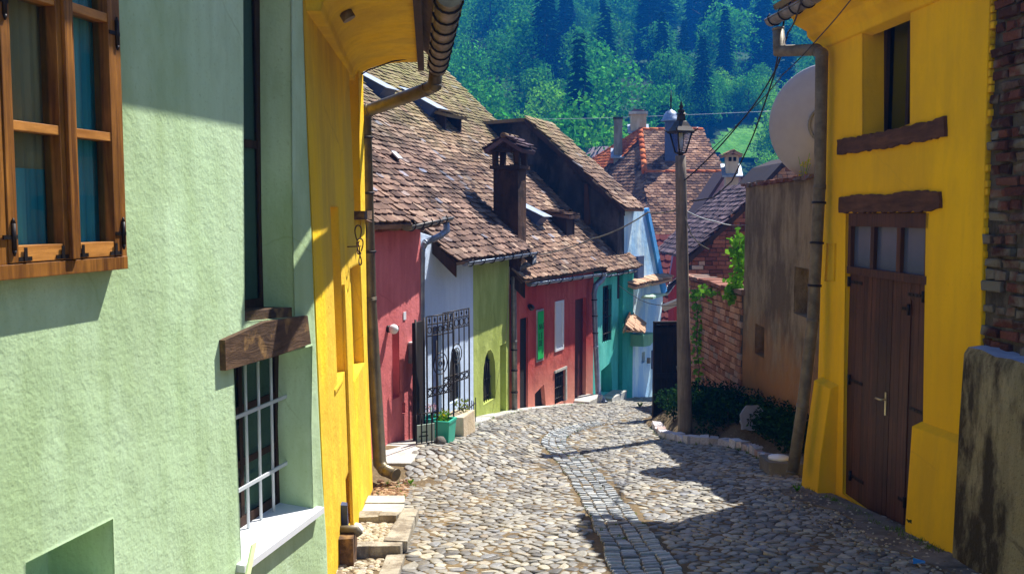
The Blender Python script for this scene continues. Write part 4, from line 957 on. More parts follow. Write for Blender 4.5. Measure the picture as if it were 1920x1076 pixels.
fillp(pix(bf, [(1209, 392), (1213, 390), (1247, 545), (1240, 552)]), -.3, .06, 'edge_band', M_plaster('strong_blue_plaster', (.08, .33, .75), (.1, .4, .8), (.05, .2, .5), .02), th_bl, None, bf)
# little tiled ledges
def ledge(pa, pb, fr, dep, drop, mat, name='tiled_ledge', th=None, w=.22):
    A = fr.at(pa[0], pa[1], 0); B = fr.at(pb[0], pb[1], 0); B.z = A.z
    e = [A + fr.n * dep - d3 * drop, B + fr.n * dep - d3 * drop, B, A]; return tiles(e, w, dep * .8, .03, .6, mat, th, name)
m_ltile = M_isl('pale_tiles', [(0., (.3, .17, .10)), (.5, (.46, .28, .18)), (1., (.55, .38, .25))], .9)
ledge((1168, 528), (1196, 528), bf, .32, .12, m_ltile, th=th_bl); ledge((1202, 522), (1240, 522), bf, .32, .12, m_ltile, th=th_bl)
# hood over the blue house door
th_h = th_bl
A = bf.at(1170, 590, 0); B = bf.at(1206, 585, 0)
e = [A + bf.n * .75 - d3 * .55 - bf.u * .1, B + bf.n * .7 - d3 * .42 + bf.u * .2, B - bf.u * .55, A]
m = MB(); 
tiles([bf.at(1176, 618, .75), bf.at(1207, 620, .55), bf.at(1207, 612, .0) + Vector((0, 0, .08)), bf.at(1184, 584, .0)], .16, .17, .03, .6, m_ltile, th_bl, 'porch_roof')
tiles([bf.at(1172, 622, .0), bf.at(1178, 619, .75), bf.at(1184, 584, .0)], .16, .17, .03, .6, m_ltile, th_bl, 'porch_roof')
m = MB(); m.prism(bf, pix(bf, [(1173, 626), (1206, 622), (1200, 630), (1186, 646), (1173, 648)]), 0, .45); m.build('porch_bracket', M_plaster('sea_green_plaster', (.18, .45, .30), (.22, .5, .35), (.1, .3, .2), .03), th_bl)
m = MB(); m.box(bf, bf.uv(1188, 548)[0], bf.uv(1213, 548)[0], bf.uv(1200, 556)[1], bf.uv(1200, 552)[1], .2, .5); m.build('awning', M_flat('pale_green_sheet', (.4, .6, .45), .5), th_bl)
# dark gable facing the camera
gN = -bf.u
gfr = Fr(bf.P(bf.uv(1157, 388)[0] - .02, 0, 0), -Vector((bf.n.x, bf.n.y, 0)).normalized(), (0, 0, 1), -bf.u)
gpoly = pix(gfr, [(1158, 560), (1158, 386), (1100, 335), (1040, 285), (988, 228), (975, 222), (905, 228), (860, 240), (860, 560)])
m = wall(gfr, gpoly, [], .5); m.build('gable_wall', m_sooty, th_bl)
m = MB(); m.prism(gfr, pix(gfr, [(1097, 345), (1103, 345), (1108, 420), (1096, 425)], .0), .003, .05); m.build('rust_streak', M_flat('rusty_metal', (.10, .04, .02), .9, 0, .2, (.05, .03, .02)), th_bl)
bs_ = upv(bf, 43)
e1 = gfr.at(1206, 392, .10); e0 = gfr.at(1188, 385, .12)
E0 = gfr.at(1172, 392, .15); Rg = gfr.at(985, 221, .15)
dy = bf.u * 1.9
E0b = E0 + dy
tiles([E0, E0 + bf.u * 1.6, Rg + bf.u * 1.6, Rg], .19, .16, mat=m_tilem, parent=th_bl)
Lf = gfr.at(900, 228, .15); 
m = MB(); q_ = [Rg, Rg + bf.u * 1.6, Lf + bf.u * 1.6, Lf]; m.add(q_ + [p - d3 * .08 for p in q_], [(0, 1, 2, 3), (4, 7, 6, 5), (0, 4, 5, 1), (1, 5, 6, 2), (2, 6, 7, 3), (3, 7, 4, 0)]); m.build('back_roof', m_tilem, th_bl)
m = MB(); m.add([E0 - d3 * .03, Rg - d3 * .03, Rg - d3 * .16, E0 - d3 * .16] + [p + gfr.n * .03 for p in (E0 - d3 * .03, Rg - d3 * .03, Rg - d3 * .16, E0 - d3 * .16)], [(0, 1, 2, 3), (4, 5, 6, 7), (0, 1, 5, 4), (2, 3, 7, 6)]); m.build('verge_board', m_dark, th_bl)

# ================================================================ BIG RED-ROOFED HOUSE beyond
yE = 40.0
E = P(1201, 244, yE); Rr = P(1316, 244, yE); Kl = P(1209, 323, 37.4); Kr = P(1360, 323, 37.4); Bl = P(1218, 441, 34.4); Br = P(1400, 441, 34.4)
L3 = Vector((-1.1, 43.2, -.6)); 
th_hr = thing('hipped_roof_house', 'large house in the middle distance under a big rust red hipped roof', 'house', (6, 37, gzf(6, 37)))
tiles([E, Rr, Kr, Kl], .19, .17, mat=m_tilef, parent=th_hr, jit=.6)
tiles([Kl + d3 * .0, Kr, Br, Bl], .19, .17, mat=m_tilef, parent=th_hr, jit=.6)
lm = E.lerp(L3, .5)
tiles([E, Bl, L3], .19, .17, mat=m_tilef, parent=th_hr, jit=.6)
Ng = (Kl - E).cross(L3 - E).normalized(); Ng = Ng if Ng.z > 0 else -Ng
o2 = Ng * .05; g0 = E + o2; tiles([E + o2, E.lerp(Kl, .10) + o2, P(1147, 296, 39.4) + o2 * 0, P(1125, 322, 39.6), P(1099, 308, 41.0)], .19, .17, mat=m_tileo, parent=th_hr, jit=.6, base=False, name='sunlit_orange_tiles') if False else None
def onN(px, py, P0, N, off): d = ray(px, py); Q = P0 + N * off; return d * (Q.dot(N) / d.dot(N))
tiles([onN(px, py, E, Ng, .03) for px, py in ((1199, 247), (1197, 262), (1172, 290), (1120, 325), (1096, 316), (1102, 306))], .19, .17, mat=m_tileo, parent=th_hr, jit=.5, base=False, name='sunlit_orange_tiles')  # orange patch paints the sunlit upper left of this roof face
ridge_cap(Kl, E, .13, m_tileo, th_hr, 'hip_tiles', .36); ridge_cap(Kl, Kr, .10, m_tileo, th_hr, 'kink_tiles', .36); ridge_cap(E, Rr, .11, m_tileo, th_hr, 'ridge_tiles', .36); ridge_cap(L3, E, .10, m_tileo, th_hr, 'hip_tiles', .36)
m = MB(); Eb = E + Vector((1.5, 0, 0)); q_ = [E, Rr, Rr + Vector((3, 5, -4)), L3 + Vector((1, 4, 0))]
m.add(q_, [(0, 1, 2, 3)]); m.add([Rr, Kr, Br, Rr + Vector((3, 5, -4))], [(0, 1, 2), (0, 2, 3)]); m.build('back_roof', m_tilef, th_hr)
tiles([P(1212, 442, 34.3), P(1310, 442, 34.3), P(1310, 640, 31.6), P(1228, 640, 31.6)], .26, .30, .03, .5, m_tiler, th_hr, 'steep_lower_roof')
m = MB(); q = Fr((2.2, 35.5, 0), (1, 0, 0), (0, 0, 1), (0, -1, 0)); m.box(q, 0, 7, -9, -1.0, -6, 0); m.build('house_body', m_cream, th_hr)
def stack(name, label, px0, px1, pyt, pyb, y, mat, capf=None, taper=0):
    c = P((px0 + px1) / 2, pyb, y); t = P((px0 + px1) / 2, pyt, y); w = (px1 - px0) / F * y * .93
    th = thing(name, label, 'chimney', c); c2 = Vector((c.x, c.y, 0)); q = Fr(c2, Vector((.1, .995, 0)), (0, 0, 1), Vector((.995, -.1, 0)))
    chimney_box(th, c2, w * .9, w, c.z - .9, t.z, q, mat, 'stack', taper)
    m = MB(); m.add([q.P(a * (w * .45 + .12), b + (.28 if a > 0 else -.12), n * (w * .5 + .12)) for b in (c.z, c.z + .05) for a, n in ((-1, -1), (1, -1), (1, 1), (-1, 1))], [(0, 1, 2, 3), (4, 7, 6, 5)] + [(i, (i + 1) % 4, (i + 1) % 4 + 4, i + 4) for i in range(4)]); m.build('flashing', m_zincl, th)
    return th, q, w, t
th, q, w, t = stack('slate_chimney', 'tall blue slate chimney with an onion-shaped metal cap and a spire', 1245, 1270, 228, 336, 38.2, m_slate)
m = MB(); c = Vector((t.x, t.y, t.z)); m.lathe(c, [(.40, 0), (.40, .05), (.33, .12), (.29, .25), (.2, .38), (.08, .44), (.03, .48), (0, .5)], 12); m.build('onion_cap', m_zincl, th)
m = MB(); m.tube([c + d3 * .45, c + d3 * .75, c + d3 * .8, c + d3 * 1.25], [.03, .03, .05, .006], 8); m.build('spire', m_iron, th)
th, q, w, t = stack('round_flue', 'plain grey square flue standing on the left slope of the rust red roof', 1150, 1167, 224, 292, 39.6, m_dconc)
chimney_box(th, Vector((t.x, t.y, 0)), w * 1.1, w * 1.15, t.z, t.z + .08, q, m_iron, 'rim')
th, q, w, t = stack('brick_chimney', 'wide pale plastered chimney with a rough crown behind the rust red ridge', 1181, 1212, 215, 246, 40.6, m_cream)
chimney_box(th, Vector((t.x, t.y, 0)), w * 1.15, w * 1.2, t.z - .02, t.z + .1, q, m_conc, 'crown')
for k in range(5):
    m = MB(); m.box(q, (k - 2) * .13 - .06, (k - 2) * .13 + .05, t.z + .1, t.z + .17 + random.uniform(-.03, .05), -.3 + k * .1, .1 + k * .05, .02); m.build('crown_tile', m_tiled, th)
th, q, w, t = stack('short_chimney', 'short dark chimney at the right end of the rust red ridge', 1288, 1306, 238, 252, 40.8, m_dconc)

# lilac gable with small tower chimney
th_lv = thing('lilac_gable_house', 'house showing a plain lilac gable right of the rust red roof', 'house', (7.2, 31, gzf(7.2, 31)))
lf = Fr((0, 31, 0), (1, 0, 0), (0, 0, 1), (0, -1, 0))
m = wall(lf, pix(lf, [(1270, 520), (1280, 440), (1312, 402), (1362, 322), (1385, 322), (1400, 352), (1420, 400), (1420, 520)]), [(prect(lf, 1369, 1375, 356, 364), .1)], 1.6); m.build('wall', m_lav, th_lv)
m = MB(); m.prism(lf, pix(lf, [(1383, 320), (1388, 320), (1424, 395), (1418, 398)]), -1.8, .15); m.build('verge', m_tiled, th_lv)
m = MB(); m.prism(lf, pix(lf, [(1360, 320), (1276, 446), (1280, 449), (1364, 324)]), -1.8, .10); m.build('verge', m_tiled, th_lv)
th, q, w, t = stack('tower_chimney', 'squat white chimney with two dark openings and a small tiled roof', 1359, 1384, 291, 326, 30.5, m_cream)
q2 = Fr((P(1371, 300, 30.5).x, 30.5, 0), (1, 0, 0), (0, 0, 1), (0, -1, 0))
for dx in (-.08, .07):
    m = MB(); z_ = P(1371, 303, 30.5).z; m.box(q2, dx - .045, dx + .045, z_, z_ + .13, w / 2 - .02, w / 2 + .012); m.build('opening', m_black, th)
zz = t.z
for sg in (-1, 1): tiles([q2.P(-.3 if 0 else sg * .30, zz - .02, .32), q2.P(sg * .30, zz - .02, -.32), q2.P(0, zz + .13, -.32), q2.P(0, zz + .13, .32)], .14, .12, .015, .6, m_ltile, th, 'cap_tiles')

# dark-roofed brick gable house
th_bg = thing('brick_gable_house', 'brick house behind the garden wall with a violet-grey tiled roof', 'house', (5, 23, gzf(5, 23)))
bgf = Fr((0, 22, 0), Vector((1, 0, 0)), (0, 0, 1), (0, -1, 0))
N1 = bgf.at(1440, 342); N2 = bgf.at(1288, 484); bk = Vector((0, 4.6, 0))
tiles([N1, N1 + bk, N2 + bk, N2], .19, .16, mat=m_tiled, parent=th_bg)
m = MB(); a = N1 - d3 * .02; b = N2 - d3 * .02; m.add([a, b, b - d3 * .14, a - d3 * .14] + [p - Vector((0, .06, 0)) for p in (a, b, b - d3 * .14, a - d3 * .14)], [(0, 1, 2, 3), (4, 5, 6, 7), (0, 1, 5, 4), (2, 3, 7, 6)]); m.build('verge_board', m_dark, th_bg)
def bricks(fr, poly, bl, bh, mat, th, name='brickwork', c=0.0, dep=.03, jit=.006, gap=.012, slope=0.0, holes=(), drop=.01):
    mb = MB(); a0, b0, a1, b1 = rr(poly); b = b0 - abs(slope) * (a1 - a0); k = 0
    while b < b1 + abs(slope) * (a1 - a0):
        a = a0 - (k % 2) * bl * .5 - random.random() * .1 * bl
        while a < a1:
            L = bl * random.uniform(.85, 1.08) if k % 3 else bl * .52 * random.uniform(.9, 1.1)
            ca, cb = a + L / 2, b + bh / 2 + slope * (a - a0)
            if inpoly(ca, cb, poly) and not any(inpoly(ca, cb, h_) for h_ in holes) and random.random() > drop:
                o_ = random.uniform(-jit, jit) * 2; sb = slope * (a - a0)
                x0, x1 = max(a0, a + gap / 2), min(a1, a + L - gap / 2)
                if x1 > x0 + .02:
                    y0, y1 = b + gap / 2 + sb, b + bh - gap / 2 + sb; sl = slope * (x1 - x0); J = lambda: random.uniform(-jit, jit) * .8
                    f_ = [(x0, y0), (x1, y0 + sl), (x1, y1 + sl), (x0, y1)]
                    f_ = [(x + J(), y + J()) for x, y in f_]
                    vs = [fr.P(x, y, c - .02) for x, y in f_] + [fr.P(x, y, c + dep * .75 + o_) for x, y in f_]
                    ins = .008; cx = sum(x for x, _ in f_) / 4; cy = sum(y for _, y in f_) / 4
                    vs += [fr.P(x + (ins if x < cx else -ins), y + (ins if y < cy else -ins), c + dep + o_ + J()) for x, y in f_]
                    mb.add(vs, [(8, 9, 10, 11)] + [(r + i, r + (i + 1) % 4, r + 4 + (i + 1) % 4, r + 4 + i) for r in (0, 4) for i in range(4)])
            a += L
        b += bh; k += 1
    return mb.build(name, mat, th)
gpol = pix(bgf, [(1285, 640), (1285, 494), (1396, 390), (1440, 350), (1440, 640)])
wall(bgf, gpol, [], .4).build('wall', m_mortard, th_bg)
bricks(bgf, gpol, .30, .10, M_isl('rusty_brick', [(0., (.10, .03, .02)), (.5, (.22, .07, .04)), (.9, (.32, .12, .07)), (1., (.5, .4, .35))], .9, None, .6), th_bg)
# second brick gable behind the dish
th_b2 = thing('far_brick_gable', 'small brick gable peeping out behind the satellite dish', 'house', (8, 26, gzf(8, 26)))
b2f = Fr((0, 26, 0), (1, 0, 0), (0, 0, 1), (0, -1, 0)); gp2 = pix(b2f, [(1425, 420), (1425, 352), (1462, 312), (1500, 300), (1560, 300), (1560, 420)])
wall(b2f, gp2, [], .3).build('wall', m_mortard, th_b2); bricks(b2f, gp2, .27, .085, m_brick, th_b2)
m = MB(); m.prism(b2f, pix(b2f, [(1420, 352), (1462, 306), (1502, 290), (1502, 300), (1464, 316), (1426, 356)]), -3, .2); m.build('verge', m_dark, th_b2)
# small red house hidden by the pole
th_sr = thing('small_red_house', 'sliver of a bright red wall with a low eave behind the lamp pole', 'house', (4.6, 26.5, gzf(4.6, 26.5)))
srf = Fr((0, 27, 0), Vector((1, 0, 0)), (0, 0, 1), (0, -1, 0))
m = wall(srf, pix(srf, [(1263, 760), (1264, 540), (1276, 470), (1330, 470), (1330, 760)]), [], 1.0); m.build('wall', M_plaster('bright_red_plaster', (.55, .05, .06), (.6, .08, .09), (.3, .03, .03), .03), th_sr)
tiles([srf.at(1245, 545, 1.0), srf.at(1300, 500, 1.0), srf.at(1320, 480, .0), srf.at(1262, 528, .0)], .2, .17, mat=m_tiled, parent=th_sr)
gutter(srf.at(1248, 549, 1.02), srf.at(1262, 530, .6), .09, .6, mat=m_whitem, parent=th_sr)
m = MB(); m.add([P(1240, 571, 22), P(1278, 556, 22), P(1285, 562, 23.5), P(1246, 580, 23.5)] + [P(1240, 575, 22), P(1278, 560, 22), P(1285, 566, 23.5), P(1246, 584, 23.5)], [(0, 1, 2, 3), (4, 7, 6, 5), (0, 4, 5, 1), (1, 5, 6, 2), (2, 6, 7, 3), (3, 7, 4, 0)])
m.single('metal_awning', m_whitem, 'pale sheet metal awning left of the lamp pole', 'awning', P(1260, 570, 22))

# ================================================================ RIGHT: garden wall, plaster wall, gate
wf = wallframe((3.66, 19.3), (3.84, 15.5)); wU = math.hypot(.18, 3.8)
th_gw = thing('brick_garden_wall', 'reddish brick garden wall with tile coping, courses running down towards the street', 'wall', (3.75, 17.5, gzf(3.75, 17.5)))
wp = [(-.6, -4.5), (wU, -4.5), (wU, -1.36), (-.6, -1.30)]
wall(wf, wp, [], .35).build('wall', m_mortar, th_gw)
bricks(wf, wp, .30, .108, m_brick, th_gw, slope=0, jit=.004)
m = MB()
for k in range(22):
    a = -.6 + k * .205; m.box(wf, a + .006, a + .2, -1.36 + random.uniform(0, .03), -1.28 + random.uniform(0, .02), -.36, .07, .01)
m.build('coping', M_isl('coping_tile', [(0., (.16, .06, .04)), (.5, (.30, .13, .09)), (1., (.2, .15, .12))], .9), th_gw)
bw_ = wallframe((3.84, 15.5), (3.74, 10.75)); bU = math.hypot(.1, 4.75)
th_bp = thing('brown_plaster_wall', 'tall crumbling brown plastered wall between the garden wall and the yellow house', 'wall', (3.8, 13, gzf(3.7, 13)))
top = [(bU, .44)] + [(bU * (1 - k / 16), .45 + .03 * math.sin(k * 2.1) - .02 * (k % 3 == 0)) for k in range(1, 17)]
holes = [(prect(bw_, 1489, 1516, 502, 592), .18), (prect(bw_, 1416, 1433, 610, 667), .2)]
wall(bw_, [(0, -4), (bU, -4)] + top, holes, .45).build('wall', m_brown, th_bp)
for h_, nm in ((holes[1][0], 'vent_opening'),):
    fillp(h_, -.195, -.18, nm, m_black, th_bp, None, bw_)
m = MB()
for k in range(30):
    a = k * bU / 30; m.box(bw_, a, a + .15, .42 + random.uniform(0, .03), .465 + random.uniform(0, .03), -.4, .05 + random.uniform(-.02, .03), .012)
m.build('coping', M_isl('dark_coping_tile', [(0., (.10, .04, .03)), (.5, (.18, .08, .06)), (1., (.12, .1, .09))], .95), th_bp)
m = MB(); c = wf.P(wU, 0, 0); 
# gate leaf
ga = G(1229, 792); gfr2 = Fr((2.52, 16.45, 0), Vector((1, .12, 0)).normalized(), (0, 0, 1), Vector((.12, -1, 0)).normalized())
th_gt = thing('black_wooden_gate', 'tall blackened wooden gate leaf left of the lamp pole', 'gate', (2.75, 16.45, gzf(2.7, 16.4)))
a0, b1 = gfr2.uv(1230, 608); a1 = gfr2.uv(1274, 608)[0]; zb_ = gfr2.uv(1250, 800)[1]
for k in range(4):
    m = MB(); w_ = (a1 - a0) / 4; m.box(gfr2, a0 + k * w_ + .004, a0 + (k + 1) * w_ - .004, zb_ - .1, b1 - .01, -.03, 0); m.build('board', m_bwood, th_gt)
for z_ in (b1 - .10, (b1 + zb_) / 2, zb_ + .2):
    m = MB(); m.box(gfr2, a0, a1, z_ - .05, z_ + .05, .0, .035); m.build('rail', m_bwood, th_gt)
m = MB(); m.box(gfr2, a0 - .04, a0, zb_ - .1, b1 + .02, -.05, .03); m.box(gfr2, a0 - .04, a1, b1, b1 + .05, -.05, .045); m.build('frame', m_bwood, th_gt)
m = MB(); q = Fr((gfr2.at(1276, 700).x - .02, 16.3, 0), (1, 0, 0), (0, 0, 1), (0, -1, 0))
for k in range(10): m.box(q, -.03 + random.uniform(-.01, .01), .13 + random.uniform(-.02, .02), -3.75 + k * .15, -3.58 + k * .15, -.2, .06, .03)
m.single('stone_pier', m_dconc, 'rough stone pier between the black gate and the lamp pole', 'pier', (q.O.x, 16.3, -3.6))
# wall above the gate's right: fence closing behind the pole
# kerb stones round the planting bed
kp = [Vector((p.x, p.y, 0)) for p in KERB_R]
n_k = 0; L_ = 0
pathk = resample([gp(p.x, p.y) for p in kp], 34)
m_kst = M_isl('kerb_stone', [(0., (.40, .38, .40)), (.5, (.60, .58, .62)), (.8, (.45, .28, .24)), (1., (.7, .7, .72))], .8)
m = MB()
for i in range(33):
    a, b = pathk[i], pathk[i + 1]; d = (b - a); d.z = 0; L = d.length; d.normalize(); n = Vector((d.y, -d.x, 0)); w_ = random.uniform(.10, .14) * (1.5 if i > 24 else 1); hh = random.uniform(.08, .13)
    vs = [a + d * .008 - n * .05, b - d * .008 - n * .05, b - d * .008 + n * -w_ - n * .05, a + d * .008 - n * w_ - n * .05]
    vs = [a + d * .008 + n * .03, b - d * .008 + n * .03, b - d * .008 - n * w_, a + d * .008 - n * w_]
    j = lambda: random.uniform(-.012, .012)
    zz_ = gzf(a.x - .15, a.y) 
    T = [Vector((v.x + j(), v.y + j(), zz_ + hh + j())) for v in vs]; B = [Vector((v.x, v.y, zz_ - .12)) for v in vs]
    m.add(T + B, [(0, 1, 2, 3), (4, 7, 6, 5), (0, 4, 5, 1), (1, 5, 6, 2), (2, 6, 7, 3), (3, 7, 4, 0)])
setp(m.build('bed_kerb', m_kst), kind='structure')
m = MB(); c = P(1411, 782, 12.75); fr_ = Fr(c, (1, 0, 0), (0, .3, 1), (0, -1, .3)); m.prism(fr_, rough([(-.16, -.16), (.13, -.17), (.16, .05), (.07, .16), (-.08, .15), (-.17, .04)], .05, .012), -.04, .04)
m.single('pale_slab', M_flat('pale_blue_stone', (.28, .29, .36), .8, 0, .1, (.16, .17, .2)), 'pale bluish stone slab leaning in the dark bushes below the brick wall', 'slab', c)

# ================================================================ RIGHT YELLOW HOUSE
ry = wallframe((4.22 - .08 * 10.3, 10.3), (4.22 - .08 * 7.25, 7.25), 0)
ryU = math.hypot(.08 * 3.05, 3.05)
th_ry = thing('deep_yellow_house', 'deep yellow house on the right with a brown double garage door', 'house', (3.6, 9, gzf(3.5, 9)))
ry_up = prect(ry, 1617, 1707, -80, 262); ry_up = [ry.uv(1617, 262), ry.uv(1706, 250), ry.uv(1706, -120), ry.uv(1617, -25)]
ry_up = [ry.uv(1617, 268), ry.uv(1706, 232), ry.uv(1707, -60), (ry.uv(1617, 40)[0], ry.uv(1617, 36)[1])]
ry_dr = [ry.uv(1580, 925), ry.uv(1727, 1030), ry.uv(1736, 398), ry.uv(1586, 400)]
ry_n = [ry.uv(1546, 527), ry.uv(1566, 527), ry.uv(1568, 457), ry.uv(1550, 457)]
wall(ry, [(-.06, -3.6), (ryU + .06, -3.6), (ryU + .05, -1.9), (ryU, -.5), (ryU - .04, 1.2), (ryU - .04, 2.8), (.0, 2.8), (.0, -1.5)], [(ry_up, .30), (ry_dr, .07), (ry_n, .08)], .5).build('wall', m_yelR, th_ry)
# battered plinths each side of the door
def plinth(kk, pt0, pt1):
    a0 = ry.uv(*pt0)[0]; a1 = ry.uv(*pt1)[0]; t0 = ry.uv(*pt0)[1]; t1 = ry.uv(*pt1)[1]
    m = MB(); vs = []
    lv = [(-3.7, .22 * kk), (-2.6, .16 * kk), (min(t0, t1) - .04, .085), (min(t0, t1), .0)]
    for b, c in lv:
        for a, cc in ((a0, -.05), (a0, c), (a1, c), (a1, -.05)):
            vs.append(ry.P(a, b + (t0 - min(t0, t1) if a == a0 else t1 - min(t0, t1)) * (b > -2), cc))
    m.add(vs, [(r * 4 + i, r * 4 + i + 1, r * 4 + i + 5, r * 4 + i + 4) for r in range(3) for i in range(3)] + [(0, 1, 2, 3), (12, 13, 14, 15)])
    m.build('plinth', m_yelR, th_ry)
plinth(1.1, (1541, 706), (1572, 722)); plinth(.7, (1728, 790), (1822, 824))
# beams
for pl_, nm in (([(1569, 262), (1600, 258), (1640, 250), (1700, 236), (1740, 228), (1769, 218), (1770, 256), (1700, 270), (1640, 281), (1569, 290)], 'sill_beam'), ([(1572, 371), (1600, 366), (1660, 366), (1700, 358), (1759, 359), (1761, 390), (1740, 396), (1660, 398), (1572, 399)], 'lintel_beam')):
    m = MB(); m.prism(ry, rough(pix(ry, pl_, .03), .05, .012), -.18, .03); m.build(nm, m_beamd, th_ry)
a0, b0, a1, b1 = rr(ry_up); bars(ry, a0 + .003, b0 + .02, a1 - .003, b1 + .0, -.295, -.22, .075, 2, 1, m_dark, th_ry, 'window', None, m_glassd)
# wooden double door with glazed transom
m_door = M_wood('red_brown_door', (.036, .012, .007), (.085, .032, .016), (1, 1, .05), .5, 30, .003)
du0, du1 = ry.uv(1583, 700)[0], ry.uv(1731, 700)[0]; dz0 = -3.5; dzt = ry.uv(1660, 400)[1]; dzm = ry.uv(1660, 523)[1]; dzr = ry.uv(1660, 510)[1] 
m = MB(); w = .075
m.box(ry, du0, du1, dzt - .13, dzt, -.068, .0); m.box(ry, du0, du1, dzm, dzm + .075, -.068, .004); m.box(ry, du0, du0 + .06, dzm + .076, dzt - .131, -.068, -.002); m.box(ry, du1 - .05, du1, dzm + .076, dzt - .131, -.068, -.002)
for k in (1, 2): u_ = du0 + (du1 - du0) * k / 3; m.box(ry, u_ - .035, u_ + .035, dzm + .076, dzt - .131, -.066, -.006)
fo = m.build('door_frame', m_door, th_ry)
for k in range(3):
    m = MB(); m.box(ry, du0 + (du1 - du0) * k / 3 + .01, du0 + (du1 - du0) * (k + 1) / 3 - .01, dzm + .06, dzt - .11, -.05, -.044); m.build('pane', M_flat('frosted_blue_glass', (.045, .075, .15), .2, 0, .6, (.09, .11, .19)) if k == 0 else bpy.data.materials['frosted_blue_glass'], fo)
um_ = ry.uv(1661, 757)[0]; uw = ry.uv(1697, 700)[0]
def leaf(a0, a1, name):
    m = MB(); n = max(2, round((a1 - a0) / .085)); w = (a1 - a0) / n
    for k in range(n): m.box(ry, a0 + k * w + .0015, a0 + (k + 1) * w - .0015, dz0, dzm - .004, -.066, -.034 + (.001 if k % 2 else 0))
    return m.build(name, m_door, th_ry)
l1 = leaf(du0, um_ - .004, 'door_leaf'); l2 = leaf(um_ + .004, du1, 'door_leaf')
m = MB(); m.box(ry, uw - .012, uw + .012, dz0, dzm - .16, -.034, -.026); m.build('cover_strip', m_door, l2)
hb, hv = ry.uv(1655, 757)
m = MB(); m.box(ry, hb - .014, hb + .014, hv - .11, hv + .11, -.033, -.024); hd = m.build('handle_plate', M_metal('brass', (.75, .62, .35), (.6, .5, .28), .8, .3), l1)
m = MB(); m.tube([ry.P(hb, hv + .04, -.024), ry.P(hb, hv + .04, .025), ry.P(hb - .09, hv + .04, .028)], .009, 8); m.build('handle', bpy.data.materials['brass'], hd)
for (px_, py_, dx) in ((1590, 528, .26), (1590, 712, .26), (1592, 892, .26), (1725, 556, -.26), (1727, 776, -.26), (1727, 985, -.26), (1698, 580, -.12), (1690, 940, -.12)):
    a, b = ry.uv(px_, py_); m = MB(); s_ = 1 if dx > 0 else -1
    m.box(ry, min(a, a + dx), max(a, a + dx), b - .016, b + .016, -.031, -.024); m.tube([ry.P(a - s_ * .02, b - .05, -.018), ry.P(a - s_ * .02, b + .05, -.018)], .016, 8)
    for k in range(4): m.tube([ry.P(a + dx * (k + .6) / 4.2, b, -.024), ry.P(a + dx * (k + .6) / 4.2, b, -.018)], .008, 6)
    m.build('strap_hinge', m_iron, l1 if px_ < 1661 else l2)
# moulded cornice, roof and gutter
prof = [(-.1, 1.75), (.03, 1.78), (.05, 1.86), (.13, 1.93), (.14, 1.99), (.28, 2.06), (.30, 2.12), (.38, 2.15), (.38, 2.5), (-.1, 2.5)]
A = ry.P(-.22, 0, 0); B = ry.P(ryU - .04, 0, 0)
sweep([(-o, z) for o, z in prof] if False else prof, A, B).build('cornice', m_yelR, th_ry)
sweep([(o * .6, z) for o, z in prof], ry.P(-.0, 0, -3), ry.P(0, 0, .0)).build('cornice', m_yelR, th_ry)
rr0 = ry.P(-.35, 0, .48); rr1 = ry.P(ryU + 1.5, 0, .48); rr0.z = rr1.z = 2.3
top0 = ry.P(2.6, 0, -4); top1 = ry.P(ryU + 1.5, 0, -4); top0.z = top1.z = 4.3; hb_ = ry.P(-.35, 0, -6); hb_.z = 2.3
tiles([rr0, rr1, top1, top0], .18, .15, mat=m_tilep, parent=th_ry)
tiles([rr0, top0, hb_], .18, .15, mat=m_tilep, parent=th_ry)
gutter(P(1446, 38, 10.95), P(1530, -8, 9.55), .075, .35, mat=m_zinc, parent=th_ry)
downpipe([P(1459, 52, 10.75), P(1462, 96, 10.75), P(1530, 94, 10.2), P(1541, 102, 10.12), P(1537, 350, 10.1), P(1524, 600, 10.05), P(1505, 760, 9.98), P(1486, 886, 9.95)], .062, m_zincg, th_ry, 1.2)
m = MB(); m.box(Fr((4.22 - .08 * 10.3 + .03, 10.28, 0), (1, 0, 0), (0, 0, 1), (0, 1, 0)), .0, 5, -4, 2.3, -.3, .0); m.build('end_wall', m_yelR, th_ry)
m = MB(); c = G(1484, 890); q = Fr(gp(c.x - .0, c.y + .05), (1, 0, 0), (0, 1, 0), (0, 0, 1)); m.box(q, -.28, .24, -.10, .32, -.1, .16, .02); m.single('concrete_block', m_dconc, 'low grey concrete block under the foot of the right downpipe', 'block', q.O)
m = MB(); m.lathe(q.P(-.12, .08, .165), [(.0, -.01), (.13, 0), (.12, .03), (.0, .05)], 10); m.single('mortar_patch', m_whitep, 'whitish mortar lump on the block beneath the right downpipe', 'mortar', q.P(0, 0, .16))
# brick house beside it and the stained buttress
th_br = thing('dark_brick_house', 'old dark brick wall at the right edge of the view', 'house', (3.9, 5.5, gzf(3.6, 5.5)))
bk_ = wallframe((4.22 - .08 * 7.25 + .0, 7.25), (3.95, 3.2), 0); bkU = 4.1
bk_.O = bk_.O + Vector((.03, -.0, 0))
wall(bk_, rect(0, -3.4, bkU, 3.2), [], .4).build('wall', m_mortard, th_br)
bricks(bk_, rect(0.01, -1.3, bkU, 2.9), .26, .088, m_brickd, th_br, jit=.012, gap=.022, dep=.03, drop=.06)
m = MB()
for k in range(60):
    z_ = -1.0 + k * .06; w_ = random.uniform(.005, .035) if random.random() < .7 else .05; m.box(ry, ryU - .04, ryU - .035 + w_, z_, z_ + .05, -.06, -.004 - .003 * (k % 2), .002)
m.build('paint_edge', m_yelR, th_ry)
th_bt = thing('stained_buttress', 'stained ochre plastered buttress with a whitish top at the lower right edge', 'buttress', (3.5, 6.5, gzf(3.5, 6.4)))
